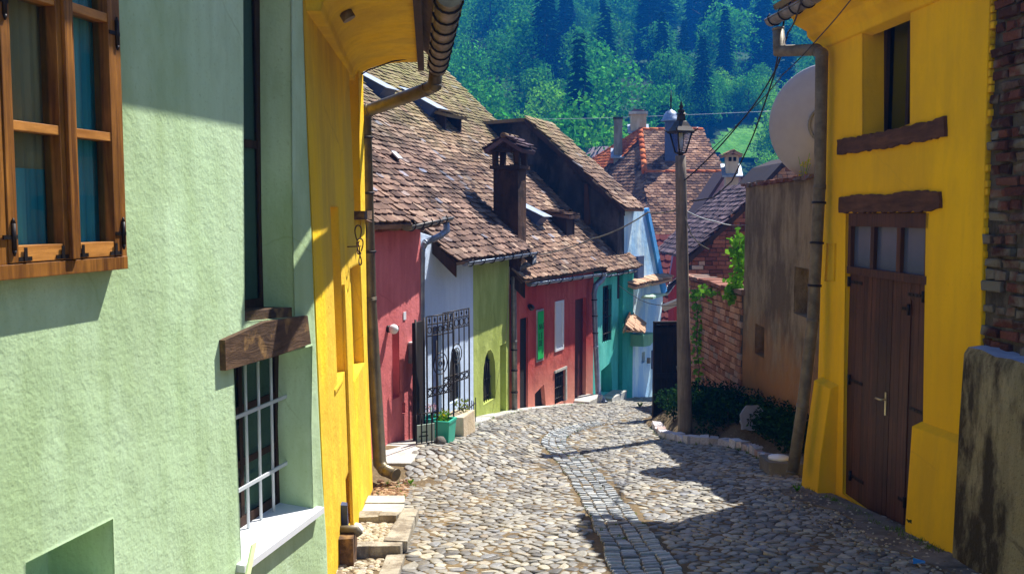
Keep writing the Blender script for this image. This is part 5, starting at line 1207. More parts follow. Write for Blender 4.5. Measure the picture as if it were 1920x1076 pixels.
q0 = ry.P(ryU + .03, 0, .14); q1 = Vector((3.45, 4.2, 0))
btf = wallframe((q0.x, q0.y), (q1.x, q1.y), .02); btf.O.z = -1.03 
bL = (q1 - q0).length
n = 14; m = MB()
# irregular block: columns along the run, rounded top
vs = []; 
for i in range(n + 1):
    a = bL * i / n; wv = .012 * math.sin(i * 1.7)
    for b, c in ((-2.6, -.0), (-1.6, .0 + wv), (-.6, .005 - wv), (-.05, .0 + wv), (.0, -.03), (.015, -.12), (.03, -.3)):
        vs.append(btf.P(a - (.0 if i else .0), b + .012 * math.sin(i * 2.3 + c), c))
m.add(vs, [(i * 7 + k, i * 7 + k + 1, (i + 1) * 7 + k + 1, (i + 1) * 7 + k) for i in range(n) for k in range(4)], True)
m.add([vs[0], vs[1], vs[2], vs[3], vs[4], vs[5], vs[6], btf.P(0, -2.6, -.3)], [tuple(range(8))])
m.build('plaster_face', m_butt, th_bt)
vt3 = [vs[i * 7 + k] for i in range(n + 1) for k in (4, 5, 6)]; m = MB(); m.add(vt3, [(i * 3 + k, i * 3 + k + 1, (i + 1) * 3 + k + 1, (i + 1) * 3 + k) for i in range(n) for k in (0, 1)], True); m.build('whitewashed_top', M_flat('whitewash', (.42, .50, .66), .9, 0, .1, (.18, .2, .28)), th_bt)

# ================================================================ LAMP POLE
pb_ = gp(2.655, 14.12, -.25); pt_ = P(1276, 292, 14.12)
th = thing('lamp_pole', 'grey weathered pole standing in the planting bed, carrying the old lantern', 'pole', gp(2.655, 14.12))
m_pole = M_wood('weathered_pole', (.11, .09, .075), (.23, .19, .155), (1, 1, .06), .9, 22, .012)
m = MB(); pts_p = [pb_.lerp(pt_, t) for t in np.linspace(0, 1, 12)]; m.tube(pts_p, [.115 - .035 * t for t in np.linspace(0, 1, 12)], 16); m.build('shaft', m_pole, th)
for z_ in (398, 388):
    m = MB(); c = P(1276, z_, 14.12); m.tube([c + Vector((math.cos(t) * .068, math.sin(t) * .068, .02 * math.sin(3 * t))) for t in np.linspace(0, 6.28, 14)], .008, 6); m.build('wire_wrap', m_dconc, th)
lb = pt_ + Vector((0, 0, -.02)); K = .76
th = thing('street_lantern', 'black four-sided lantern with glass panes on top of the pole', 'lantern', lb)
m = MB(); m.lathe(lb, [(.055, -.12), (.075, -.08), (.05, -.02), (.035, .0), (.03, .03), (.09, .06), (.05, .08)], 12); m.build('socket', m_iron, th)
s0, s1, z0, z1 = .085 * K, .185 * K, .06, .36
def ringpts(s, z, a=.35): return [lb + Vector((math.cos(a + k * math.pi / 2 + math.pi / 4) * s * 1.414 * .85, math.sin(a + k * math.pi / 2 + math.pi / 4) * s * 1.414 * .85, z)) for k in range(4)]
b4, t4 = ringpts(s0, z0), ringpts(s1, z1)
for k in range(4):
    m = MB(); m.tube([b4[k], t4[k]], .013, 6); m.build('corner_bar', m_iron, th)
m = MB()
for r4 in (b4, t4):
    m = MB(); m.add([p + d3 * z for z in (-.012, .012) for p in r4], [(0, 1, 2, 3), (4, 5, 6, 7)] * (r4 is b4) + [(k, (k + 1) % 4, (k + 1) % 4 + 4, k + 4) for k in range(4)]); m.build('frame_ring', m_iron, th)
for k in range(4):
    m = MB(); i_ = [p.lerp(lb + d3 * (p.z - lb.z), .03) for p in (b4[k], b4[(k + 1) % 4], t4[(k + 1) % 4], t4[k])]; m.add(i_, [(0, 1, 2, 3)]); m.build('pane', bpy.data.materials.get('lantern_glass') or M_glass('lantern_glass', (.75, .82, .95), .12, .1), th)
m = MB(); m.lathe(lb, [(.0, .1), (.03, .1), (.035, .2), (.035, .34), (.0, .36)], 10); m.build('lamp_tube', m_whitep, th)
m = MB(); rr_ = [ringpts(s1 * 1.22, z1 - .01), ringpts(s1 * 1.25, z1 + .02), ringpts(s1 * .85, z1 + .09), ringpts(s1 * .55, z1 + .16), ringpts(s1 * .42, z1 + .17), ringpts(s1 * .35, z1 + .26), ringpts(s1 * .5, z1 + .27), ringpts(s1 * .22, z1 + .31)]
m.add([p for r4 in rr_ for p in r4], [(r * 4 + k, r * 4 + (k + 1) % 4, (r + 1) * 4 + (k + 1) % 4, (r + 1) * 4 + k) for r in range(len(rr_) - 1) for k in range(4)] + [(0, 1, 2, 3)])
m.build('lantern_roof', m_iron, th)
m = MB(); m.lathe(lb, [(.05, z1 + .30), (.06, z1 + .33), (.02, z1 + .35), (.035, z1 + .38), (.02, z1 + .41), (.004, z1 + .47)], 10); m.build('finial', m_iron, th)
for k in range(4):
    m = MB(); c = rr_[1][k]; d = (c - lb); d.z = 0; d.normalize(); m.tube([c, c + d * .03 + d3 * .015, c + d * .05 + d3 * .05], [.012, .01, .003], 6); m.build('corner_hook', m_iron, th)

# ================================================================ SATELLITE DISH
dc = P(1553, 233, 12.6)
th = thing('satellite_dish', 'big pale satellite dish seen from behind beside the right downpipe', 'satellite dish', dc)
ax = Vector((-.42, -.88, -.12)).normalized()     # back of the bowl faces the street and the viewer
Rd = .80; m = MB()
prof = [(r * Rd, -.20 * (r ** 2) + .02) for r in np.linspace(0, 1, 14)] + [(Rd * 1.012, -.20), (Rd * 1.012, -.215), (Rd * .985, -.215)] + [(r * Rd * .985, -.20 * r ** 2 + .005) for r in np.linspace(.95, 0, 10)]
m.lathe(dc, prof, 48, ax); m_dish = M_flat('dish_paint', (.42, .41, .46), .55, 0, .3, (.33, .32, .38)); m.build('reflector', m_dish, th)
m = MB(); a_ = ax.orthogonal().normalized(); b_ = ax.cross(a_)
m.tube([dc + ax * .03 + (a_ * math.cos(t) + b_ * math.sin(t)) * .24 for t in np.linspace(0, 6.2832, 28)], .020, 8); m.build('mount_ring', m_dconc, th)
for v_ in (a_, b_):
    m = MB(); m.tube([dc + ax * .04 - v_ * .24, dc + ax * .04 + v_ * .24], .018, 8); m.build('mount_bar', m_dconc, th)
m = MB(); m.tube([dc + ax * .04, dc + ax * .16, Vector((dc.x + .04, dc.y + .05, dc.z - .6)), Vector((dc.x + .05, dc.y + .1, gzf(dc.x, dc.y) + .5))], .03, 8); m.build('mast', m_zinc, th)
# yellow flowering weed on the wall coping
def leafblob(mb, c, r, n, s, squash=1.0, rng=random):
    for _ in range(n):
        v = Vector((rng.gauss(0, 1), rng.gauss(0, 1), rng.gauss(0, 1))).normalized() * r * (rng.random() ** .4); v.z *= squash
        a = Vector((rng.gauss(0, 1), rng.gauss(0, 1), rng.gauss(0, 1))).normalized(); b = a.orthogonal().normalized(); q = s * rng.uniform(.6, 1.3); p = c + v
        mb.add([p - a * q, p + b * q * .55, p + a * q, p - b * q * .55], [(0, 1, 2, 3)])
m_flower = M_leaf('yellow_flowers', (.55, .42, .02), (.75, .6, .03), (.35, .45, .03), .3, 0)
wp0 = bw_.at(1507, 342, -.1); m = MB()
th = thing('wall_weed', 'spindly weed with yellow flowers growing on the brown wall top', 'weed', wp0)
for k in range(5): m.tube([wp0, wp0 + Vector((random.uniform(-.1, .1), random.uniform(-.05, .05), random.uniform(.2, .42)))], .003, 4)
m.build('stem', m_leafv, th); m = MB()
for k in range(7): leafblob(m, wp0 + Vector((random.uniform(-.1, .1), 0, random.uniform(.1, .3))), .03, 9, .02)
m.build('flowers', m_flower, th)

# ================================================================ IRON GATE, PLANTERS
iw = P(805, 600, 11.9)
def gate(A, B, zb, zt, label, arch_=True, fancy=True):
    A = Vector((A[0], A[1], 0)); B = Vector((B[0], B[1], 0)); L = (B - A).length; u = (B - A) / L; q = Fr(A, u, (0, 0, 1), u.cross(d3)); th = thing('iron_gate', label, 'gate', (A.x, A.y, zb), 'wrought iron gate leaves by the pale blue wall')
    r = .009
    for a in (0, L): m = MB(); m.tube([q.P(a, zb), q.P(a, zt)], r * 1.4, 6); m.build('post', m_iron, th)
    H = zt - zb
    for f in (0., .30, .37, .83, .93, 1.0):
        m = MB(); m.tube([q.P(0, zb + H * f), q.P(L, zb + H * f)], r, 6); m.build('crossbar', m_iron, th)
    n = 5
    for k in range(1, n):
        m = MB(); a = L * k / n
        if k in (2, 3): m.tube([q.P(a, zb), q.P(a, zb + H * .48)], r, 6); m.tube([q.P(a, zb + H * .66), q.P(a, zt)], r, 6)
        else: m.tube([q.P(a, zb), q.P(a, zt)], r, 6)
        m.build('bar', m_iron, th)
    c = q.P(L / 2, zb + H * .57)
    for rr2 in (.14, .085, .03):
        m = MB(); m.tube([c + u * math.cos(t) * rr2 + d3 * math.sin(t) * rr2 for t in np.linspace(0, 6.2832, 20)], .007, 6, cap=False); m.build('scroll_ring', m_iron, th)
    for k in range(n):
        a = L * (k + .5) / n
        m = MB(); w = L / n * .45; z_ = zb + H * .335; m.tube([q.P(a - w, z_), q.P(a, z_ + H * .033), q.P(a + w, z_), q.P(a, z_ - H * .033), q.P(a - w, z_)], .007, 6); m.build('diamond', m_iron, th)
        m = MB(); z_ = zb + H * .88; m.tube([q.P(a + math.cos(t) * w * .8, z_ + math.sin(t) * w * .8) for t in np.linspace(0, 6.28, 12)], .006, 6); m.build('small_ring', m_iron, th)
        m = MB(); m.tube([q.P(a, zb + H * .94), q.P(a, zb + H * .965), q.P(a, zb + H * .99)], [.003, .014, .003], 6); m.build('bud', m_iron, th)
    return th
def XYat(px, y): return ((px - 960) / F * y, y)
g1 = XYat(830, 12.35); g2 = XYat(879, 13.0)
zt_ = P(850, 582, 12.7).z; zb__ = P(850, 770, 12.7).z
gate(g1, g2, zb__, zt_, 'taller iron gate leaf with ringed scroll, farthest along the pale blue wall')
g1 = XYat(799, 11.75); g2 = XYat(849, 12.2)
gate(g1, g2, P(820, 800, 12).z, P(820, 590, 12).z, 'iron gate leaf with rings and diamonds, directly above the green planter')
# open dark door leaf behind
th = thing('dark_gate_panel', 'dark solid gate panel standing open between the pink and pale blue walls', 'gate', P(781, 800, 11.75))
A = P(775, 600, 11.7); B = P(793, 600, 12.0); u_ = Vector((B.x - A.x, B.y - A.y, 0)); L = u_.length; u_.normalize(); q = Fr((A.x, A.y, 0), u_, (0, 0, 1), u_.cross(d3))
m = MB(); m.box(q, 0, L, P(780, 828, 11.8).z - .1, P(780, 604, 11.8).z, -.02, .02); m.build('panel', m_bwood, th)
for a in (0.02, L - .02):
    m = MB(); m.tube([q.P(a, P(780, 828, 11.8).z - .1, .02), q.P(a, P(780, 598, 11.8).z, .02)], .015, 6); m.build('post', m_iron, th)
# low barred panel in front
th = thing('low_iron_fence', 'low iron barred panel with a pale board behind, by the pink wall foot', 'fence', gp(-1.2, 11.5))
A = XYat(778, 11.35); B = XYat(817, 11.5); u_ = Vector((B[0] - A[0], B[1] - A[1], 0)); L = u_.length; u_.normalize(); q = Fr((A[0], A[1], 0), u_, (0, 0, 1), u_.cross(d3))
z0 = P(800, 834, 11.4).z; z1 = P(800, 775, 11.4).z; z2 = P(800, 640, 11.4).z
for k in range(5): m = MB(); m.tube([q.P(L * k / 4, z0), q.P(L * k / 4, z1 if k % 2 else z2 if k == 4 else z1)], .009, 6); m.build('bar', m_iron, th)
for z_ in (z0 + .02, z1): m = MB(); m.tube([q.P(0, z_), q.P(L, z_)], .009, 6); m.build('crossbar', m_iron, th)
m = MB(); m.box(q, .02, L - .02, z0 + .03, z0 + .25, -.035, -.02); m.single('pale_board', M_flat('pale_green_sign', (.42, .55, .48), .6, 0, .3, (.5, .6, .5)), 'pale greenish board with faint marks behind the low iron bars', 'board', q.P(L / 2, z0, 0))
for k, w_ in enumerate((.10, .07)):
    m = MB(); m.box(q, L / 2 - w_, L / 2 + w_ * .3, z0 + .10 + k * .05, z0 + .115 + k * .05, -.0185, -.016); m.single('faint_mark', m_ink, ('upper' if k else 'lower') + ' faint dark line of writing on the pale greenish board', 'marking', q.P(L / 2, z0 + .12, 0))
m_plant = M_flat('emerald_plastic', (.02, .36, .24), .45, 0, .5, (.03, .42, .30))
def planter(c, w, d, h, mat, label, soil=True):
    th = thing('planter', label, 'planter', c); q = Fr(c, Vector((.25, .97, 0)), (0, 0, 1), Vector((.97, -.25, 0)))
    def ring(s, z, e=0): return [q.P(a * (w / 2 * s - e), z, b * (d / 2 * s - e)) for a, b in ((-1, -1), (1, -1), (1, 1), (-1, 1))]
    rs = [ring(.86, 0), ring(1, h * .9), ring(1.06, h * .9), ring(1.06, h), ring(1, h, .02), ring(.95, h * .75, .02)]
    m = MB(); m.add([p for r in rs for p in r], [(r * 4 + k, r * 4 + (k + 1) % 4, (r + 1) * 4 + (k + 1) % 4, (r + 1) * 4 + k) for r in range(5) for k in range(4)] + [(0, 1, 2, 3)]); m.build('tub', mat, th)
    m = MB(); m.add(ring(.95, h * .8, .015), [(0, 1, 2, 3)]); m.build('soil', m_dark, th); return th
c1 = P(831, 812, 12.0); c1.z = gzf(c1.x, c1.y)
planter(c1, .30, .26, .30, m_plant, 'emerald green plastic planter holding the yellow flowers')
c2 = P(808, 808, 12.1); c2.z = gzf(c2.x, c2.y) + .02
planter(c2, .28, .16, .30, M_flat('turquoise_plastic', (.03, .45, .42), .45, 0, .5), 'turquoise planter between the pink wall and the emerald planter')
th = thing('flowering_plant', 'yellow-green flowering plant growing in the emerald planter', 'plant', c1 + d3 * .27)
m = MB(); leafblob(m, c1 + d3 * .33, .12, 130, .022, .7); m.build('leaves', m_leafv, th); m = MB(); leafblob(m, c1 + d3 * .37, .11, 60, .016, .6); m.build('flowers', m_flower, th)
th = thing('pink_flowers', 'small pink blossoms above the turquoise planter', 'plant', c2 + d3 * .3)
m = MB(); leafblob(m, c2 + d3 * .42, .09, 70, .018, .7); m.build('blossoms', M_leaf('pink_petals', (.6, .25, .4), (.75, .5, .6), (.8, .65, .7), .3, 0), th)
m = MB(); m.tube([c2 + d3 * .24, c2 + d3 * .42], .006, 5); m.build('stem', m_leafv, th)
c3 = P(865, 800, 12.9); c3.z = gzf(c3.x, c3.y)
th = thing('plant_box', 'tan stone box with a low shrub, right of the emerald planter', 'planter', c3); q = Fr(c3, (.25, .97, 0), (0, 0, 1), (.97, -.25, 0))
m = MB(); m.box(q, -.35, .15, 0, .30, -.15, .15, .01); m.build('box', m_cream, th); m = MB(); leafblob(m, c3 + d3 * .38, .13, 120, .02); m.build('shrub', M_leaf('olive_shrub', (.10, .14, .01), (.2, .26, .02), (.35, .4, .05), .3, 0), th)
m = MB(); c4 = P(825, 828, 11.7); c4.z = gzf(c4.x, c4.y); m.lathe(c4, [(0, 0), (.07, 0), (.08, .04), (.05, .09), (0, .1)], 9); m.single('dark_stone', m_dconc, 'dark stone on the ground just in front of the emerald planter', 'stone', c4)
th = thing('low_railing', 'short black railing of upright bars right of the tan stone box', 'railing', gp(-.62, 13.6))
A = XYat(872, 13.3); B = XYat(891, 13.9); u_ = Vector((B[0] - A[0], B[1] - A[1], 0)); L = u_.length; u_.normalize(); q = Fr((A[0], A[1], 0), u_, (0, 0, 1), u_.cross(d3)); z0 = P(880, 798, 13.6).z; z1 = P(880, 756, 13.6).z
for k in range(6): m = MB(); m.tube([q.P(L * k / 5, z0), q.P(L * k / 5, z1 + (.03 if k % 2 else 0))], .008, 6); m.build('bar', m_iron, th)
m = MB(); m.tube([q.P(0, z1 - .05), q.P(L, z1 - .05)], .008, 6); m.build('crossbar', m_iron, th)
# mailbox, globe lamp, number on the pink wall
mbx = pf.at(771, 660, 0); th = thing('letterbox', 'small grey metal letterbox on the right end of the pink wall', 'letterbox', mbx)
a, b = pf.uv(771, 660); m = MB(); m.box(pf, a - .10, a + .12, b - .13, b + .12, .003, .11); m.build('box', m_zincl, th); m = MB(); m.box(pf, a - .11, a + .13, b + .12, b + .14, .003, .125); m.build('lid', m_whitem, th)
gl = pf.at(738, 617, .08); th = thing('globe_lamp', 'round white globe lamp on the pink wall above the slit', 'lamp', gl)
m = MB(); m.lathe(gl, [(.06 * math.sin(t), -.06 * math.cos(t)) for t in np.linspace(0, math.pi, 10)], 14); m.build('globe', m_whitep, th); m = MB(); m.tube([gl - pf.n * .085, gl - pf.n * .05], .045, 10); m.build('base', m_iron, th)
a, b = pf.uv(758, 592); m = MB(); m.box(pf, a - .04, a + .04, b - .05, b + .05, .002, .01); m.single('house_number', m_whitep, 'tiny white number plate on the upper pink wall', 'sign', pf.P(a, b))

# ================================================================ VINE, BUSHES, WEEDS
def leaf_on(mb, p, n, s):
    a = n.orthogonal().normalized(); a = Matrix.Rotation(random.random() * 6.28, 3, n) @ a; b = n.cross(a)
    q = s; mb.add([p - a * q, p - a * q * .3 + b * q * .75, p + a * q * .5 + b * q * .45, p + a * q, p + a * q * .5 - b * q * .45, p - a * q * .3 - b * q * .75], [(0, 1, 2, 3, 4, 5)])
def vine(label, path, rad, n, s, mat, name='climbing_vine', droop=0):
    th = thing(name, label, 'vine', path[0]); m = MB(); m.tube(path, .008, 5); m.build('stem', m_bark, th); m = MB()
    for _ in range(n):
        t = random.random() * (len(path) - 1); i = int(t); p = Vector(path[i]).lerp(Vector(path[min(i + 1, len(path) - 1)]), t - i)
        p = p + Vector((random.gauss(0, rad), random.gauss(0, rad * .6), random.gauss(0, rad))); nn_ = Vector((random.gauss(-.3, .5), random.gauss(-.7, .4), random.gauss(.5, .5))).normalized(); leaf_on(m, p, nn_, s * random.uniform(.6, 1.3))
    m.build('leaves', mat, th); return th
wfx = lambda px, py: wf.at(px, py, .12)
vine('leafy green vine climbing the brick garden wall behind the pole', [wfx(1310, 790), wfx(1308, 740), wfx(1311, 690), wfx(1306, 640), wfx(1308, 600), wfx(1306, 570), wfx(1300, 552), wfx(1322, 548), wfx(1345, 545)], .07, 260, .045, m_leafv)
vine('bright green creeper hanging against the brown wall above the garden wall', [P(1388, 448, 15.9), P(1384, 470, 15.9), P(1385, 500, 15.9), P(1380, 530, 15.9), P(1372, 550, 15.9)], .085, 300, .05, m_leafv, 'hanging_creeper')
def bush(label, cs, n, s, mat, name='bush'):
    th = thing(name, label, 'bush', cs[0][0] - d3 * cs[0][1] * .6); m = MB()
    for c, r in cs: leafblob(m, c, r, int(n * r * r), s, .75)
    m.build('foliage', mat, th); m = MB()
    for c, r in cs: m = MB(); m.tube([c - d3 * r, c], .012, 5); m.build('stem', m_bark, th)
    return th
def gb(px, py, dx=0, dz=.15): v = G(px, py); return Vector((v.x + dx, v.y, gzf(v.x, v.y) + dz))
bush('dark bushes filling the planting bed between the kerb and the brick wall', [(gp(x, y, .17), r) for x, y, r in ((2.62, 15.6, .25), (2.85, 15.2, .28), (2.9, 14.6, .3), (3.1, 14.8, .34), (3.0, 14.1, .26), (3.3, 14.4, .33), (3.42, 14.9, .36), (3.25, 15.2, .35), (2.62, 15.0, .22), (2.95, 13.75, .24), (3.2, 13.7, .26), (3.35, 13.4, .22), (2.72, 15.9, .22), (3.05, 14.3, .38), (3.15, 14.0, .32), (2.85, 14.9, .36), (3.35, 14.0, .36), (3.3, 15.6, .45), (3.5, 15.3, .45), (3.0, 15.6, .4))], 5200, .027, m_bush)
bush('dark bushes below the brown wall beside the yellow house', [(gp(x, y, .17), r) for x, y, r in ((3.62, 13.6, .34), (3.5, 13.1, .28), (3.55, 12.6, .30), (3.6, 12.1, .33), (3.56, 11.6, .3), (3.55, 11.2, .26), (3.48, 13.9, .28), (3.5, 12.9, .3), (3.42, 12.6, .22), (3.42, 12.0, .22), (3.46, 11.5, .22), (3.7, 11.4, .3), (3.6, 13.2, .4), (3.62, 12.4, .4), (3.62, 11.9, .38), (3.6, 14.2, .45), (3.6, 11.4, .34))], 5200, .027, m_bush)
def weed(px, py, label, n=40, r=.07, mat=None, dx=0):
    c = G(px, py) + Vector((dx, 0, .02)); th = thing('weed', label, 'weed', c); m = MB()
    for k in range(n):
        t = random.random() * 6.28; L = r * random.uniform(.6, 1.5); d = Vector((math.cos(t) * .5, math.sin(t) * .5, 1)).normalized(); w = Vector((-math.sin(t), math.cos(t), 0)) * .006
        m.add([c - w, c + w, c + d * L + w * .3, c + d * L * 1.15 + Vector((math.cos(t), math.sin(t), -.3)) * r * .3], [(0, 1, 2, 3)])
    m.build('leaves', mat or m_leafv, th)
weed(1745, 1005, 'green weed growing at the foot of the right yellow pillar', 70, .10, M_leaf('dull_weed', (.03, .06, .01), (.06, .1, .02), (.12, .15, .04), .2, 0), -.12)
weed(1494, 925, 'small green weed in the cobbles near the right downpipe', 40, .05)
weed(770, 912, 'tiny weed beside the pavement slabs near the left downpipe', 40, .04)
weed(1200, 765, 'little weed at the foot of the blue house', 40, .07)
c = G(1722, 1060); m = MB(); m.add([c + Vector(v) for v in ((-.05, -.02, .02), (.04, -.03, .03), (.06, .02, .025), (-.03, .035, .045), (-.05, -.02, .025), (.04, -.03, .035), (.06, .02, .03), (-.03, .035, .05))], [(0, 1, 2, 3), (4, 7, 6, 5), (0, 4, 5, 1), (1, 5, 6, 2), (2, 6, 7, 3), (3, 7, 4, 0)])
m.single('litter', M_flat('blue_wrapper', (.02, .25, .6), .5), 'scrap of bright blue litter on the ground by the right wall', 'litter', c)
# concrete apron in front of the garage
aa = np.arange(.3, 3.75, .22)
slab_strip('concrete_apron', [V2(ry.P(a, 0, .46 + .07 * math.sin(a * 3) + random.uniform(-.05, .05)).x, ry.P(a, 0).y) for a in aa], [V2(ry.P(a, 0, .05).x, ry.P(a, 0, .05).y) for a in aa], M_plaster('dusty_concrete', (.20, .17, .14), (.28, .24, .19), (.10, .085, .07), .0, .015, .7, 3), .022, gap=-.004)
ap = [(float(ry.P(a, 0, .85).x), float(ry.P(a, 0).y)) for a in aa] + [(float(ry.P(a, 0, .12).x), float(ry.P(a, 0).y)) for a in aa[::-1]]
pebbles('grit', 'grit and small stones strewn in front of the brown garage door', ap, 420, .005, .016, m_grav, 'grit', z=.02)

# ================================================================ CABLES
def cable(label, pts, r=.011, sag=.0, mat=None, name='overhead_cable'):
    m = MB(); out = []
    P_ = [Vector(p) for p in pts]
    for a, b in zip(P_, P_[1:]):
        for k in range(10): t = k / 10; out.append(a.lerp(b, t) - d3 * sag * 4 * t * (1 - t) * (b - a).length * .1)
    out.append(P_[-1]); m.tube(out, r, 6); m.single(name, mat or m_iron, label, 'cable', P_[0])
top_ = P(1276, 392, 14.1)
cable('black cable running from the lamp pole up past the gutter corner', [P(1284, 338, 14.05), P(1392, 225, 13.0), P(1455, 130, 11.8), P(1478, 60, 11.0), P(1500, 10, 9.6), P(1515, -40, 9.0)], .010, .3)
cable('black cable drooping from the gutter corner down towards the plaster wall', [P(1470, 40, 10.7), P(1452, 140, 11.6), P(1412, 255, 12.8), P(1372, 340, 13.6), P(1338, 370, 13.9), P(1292, 378, 14.08)], .010, .1)
cable('thin cable crossing before the cornice of the right yellow house', [P(1600, -6, 8.6), P(1536, 70, 9.6), P(1468, 140, 11.0), P(1410, 205, 13.0), P(1330, 285, 13.9)], .006, .1)
cable('pale cable strung from the pole down over the red house roof', [P(1270, 392, 14.1), P(1215, 378 + 20, 15.0), P(1110, 448, 16.2), P(1008, 478, 16.6)], .011, .35, m_dconc)
cable('pale cable from the pole to the brown wall top', [P(1284, 394, 14.1), P(1340, 415, 14.6), P(1398, 428 - 6, 15.4)], .009, .3, m_whitem)
cable('loose cable loop hanging from the lamp pole', [P(1282, 400, 14.05), P(1296, 440, 14.05), P(1312, 458, 14.05), P(1330, 468, 14.1)], .009, .0, m_dconc)
cable('thin faint wire stretched far across the valley', [P(820, 226, 60), P(1120, 222, 60), P(1460, 208, 60)], .013, .02, m_whitem)
cable('thin wires sagging in front of the blue house', [P(1160, 535, 20), P(1200, 562, 19), P(1270, 572, 14.2)], .006, .1)
cable('yellowish cable hanging down the right end of the olive wall', [of.at(955, 500, .02), of.at(954, 560, .02), of.at(948, 640, .02)], .006, 0, m_cream, 'wall_cable')

# grass and moss tufts along the wall feet and in the joints of the drain
def tufts():
    m = MB(); spots = []
    for _ in range(46): k = random.randrange(30, 240); spots.append((random.choice((dLr, dRr))[k].lerp(dLr[k].lerp(dRr[k], .5), random.random() ** 3), .018))
    for _ in range(60):
        y = random.uniform(10.9, 22); spots.append((Vector((street_left(y) + random.uniform(-.03, .06), y, 0)), .03))
    for _ in range(60):
        y = random.uniform(7.3, 10.3); spots.append((Vector((4.22 - .08 * y - random.uniform(.14, .24), y, 0)), .03))
    for _ in range(30): k = random.randrange(0, 33); spots.append((pathk[k] + Vector((random.uniform(-.1, .02), -.1, 0)), .03))
    for _ in range(26): y = random.uniform(8.4, 10.4); spots.append((Vector((-1.42 + random.uniform(0, .35), y, 0)), .025))
    for p, r in spots:
        z = gzf(p.x, p.y) + .015
        for _ in range(9):
            t = random.random() * 6.28; L = r * random.uniform(.6, 1.6); c = Vector((p.x + random.uniform(-r, r), p.y + random.uniform(-r, r), z)); d = Vector((math.cos(t) * .7, math.sin(t) * .7, 1)); w = Vector((-math.sin(t), math.cos(t), 0)) * .004
            m.add([c - w, c + w, c + d * L], [(0, 1, 2)])
    setp(m.build('grass_tufts', M_leaf('joint_grass', (.04, .10, .01), (.10, .20, .02), (.22, .30, .05), .3, 0)), kind='stuff')
tufts()

# ================================================================ HILLSIDE: meadows, trees, far houses
def hillpt(px, py): return G(px, py, 62, 420)
def meadow(name, pxs, mat, lift=.5):
    pts_ = [hillpt(*p) for p in pxs]; cx = sum((p for p in pts_), Vector((0, 0, 0))) / len(pts_); poly = [(p.x, p.y) for p in pts_]
    x0, y0, x1, y1 = rr(poly); m = MB(); st = .6; idx = {}
    X = np.arange(x0 - st, x1 + st, st); Y = np.arange(y0 - st * 2, y1 + st * 2, st * 2)
    for j, y in enumerate(Y[:-1]):
        for i, x in enumerate(X[:-1]):
            if inpoly(x + st / 2, y + st, poly): 
                m.add([(a, b, gzf(a, b) + lift) for a, b in ((x, y), (x + st, y), (x + st, y + 2 * st), (x, y + 2 * st))], [(0, 1, 2, 3)])
    setp(m.build(name, mat), kind='structure'); return poly
def M_mead(name, c1, c2, c3):
    t = NT(name); col = t.mix(t.ramp(t.noise(.35, 6, t.vec((1, .4, 1)), .7), [(.38, 0.), (.62, 1.)]), c1, c2); col = t.mix(t.ramp(t.noise(1.8, 6, None, .75), [(.5, 0.), (.6, .7)]), col, c3)
    return t.out(col, .95, t.bump(t.noise(2.5, 5), .2), spec=.05)
m_mead = M_mead('meadow_grass', (.05, .20, .02), (.12, .32, .05), (.03, .12, .02)); m_mead2 = M_mead('dry_meadow_grass', (.22, .32, .08), (.14, .26, .05), (.06, .15, .03))
clear = []
clear.append(meadow('meadow', [(1336, 286), (1345, 262), (1375, 246), (1430, 240), (1450, 258), (1446, 296), (1400, 306), (1350, 302)], m_mead))
clear.append(meadow('meadow', [(1286, 188), (1288, 176), (1306, 166), (1322, 160), (1318, 178), (1300, 190)], m_mead2))
clear.append(meadow('meadow', [(1378, 172), (1388, 160), (1410, 156), (1424, 166), (1408, 176), (1385, 180)], m_mead2))
rngt = random.Random(11)
def crown_mesh(name, seed, H, Rw, conifer=False, nq=1500, leaf=.42):
    r = random.Random(seed); mb = MB()
    if conifer:
        z = .12
        while z < 1:
            rad = Rw * (1 - z) ** .8 * r.uniform(.8, 1.1); n = int(6 + 30 * (1 - z))
            for _ in range(n * 2):
                t = r.random() * 6.28; q = rad * r.uniform(.35, 1.05); p = Vector((math.cos(t) * q, math.sin(t) * q, z * H - q * .35)); d = Vector((math.cos(t), math.sin(t), -.45)); w = Vector((-math.sin(t), math.cos(t), r.uniform(-.3, .3))) * leaf * r.uniform(.5, 1.1)
                mb.add([p - w, p + w, p + d * leaf * 1.7], [(0, 1, 2)])
            z += .034
    else:
        lobes = []
        for _ in range(30):
            t = r.random() * 6.28; u = r.random(); zz = .24 + .70 * u; rad = Rw * (math.sin(min(1, (zz - .1) / .9) * math.pi) ** .6) * r.uniform(.25, .82)
            lobes.append((Vector((math.cos(t) * rad, math.sin(t) * rad, zz * H)), Rw * r.uniform(.26, .46)))
        for c, lr in lobes:
            for _ in range(int(nq / 30)):
                v = Vector((r.gauss(0, 1), r.gauss(0, 1), r.gauss(.25, 1))).normalized(); p = c + v * lr * r.uniform(.75, 1.1)
                n_ = (v + Vector((r.gauss(0, .5), r.gauss(0, .5), r.gauss(0, .5)))).normalized(); a = n_.orthogonal().normalized(); a = Matrix.Rotation(r.random() * 6.28, 3, n_) @ a; b = n_.cross(a); s = leaf * r.uniform(.4, .95)
                mb.add([p - a * s, p + b * s * .7, p + a * s, p - b * s * .7], [(0, 1, 2, 3)])
    me = bpy.data.meshes.new(name); me.from_pydata(mb.v, [], mb.f); return me
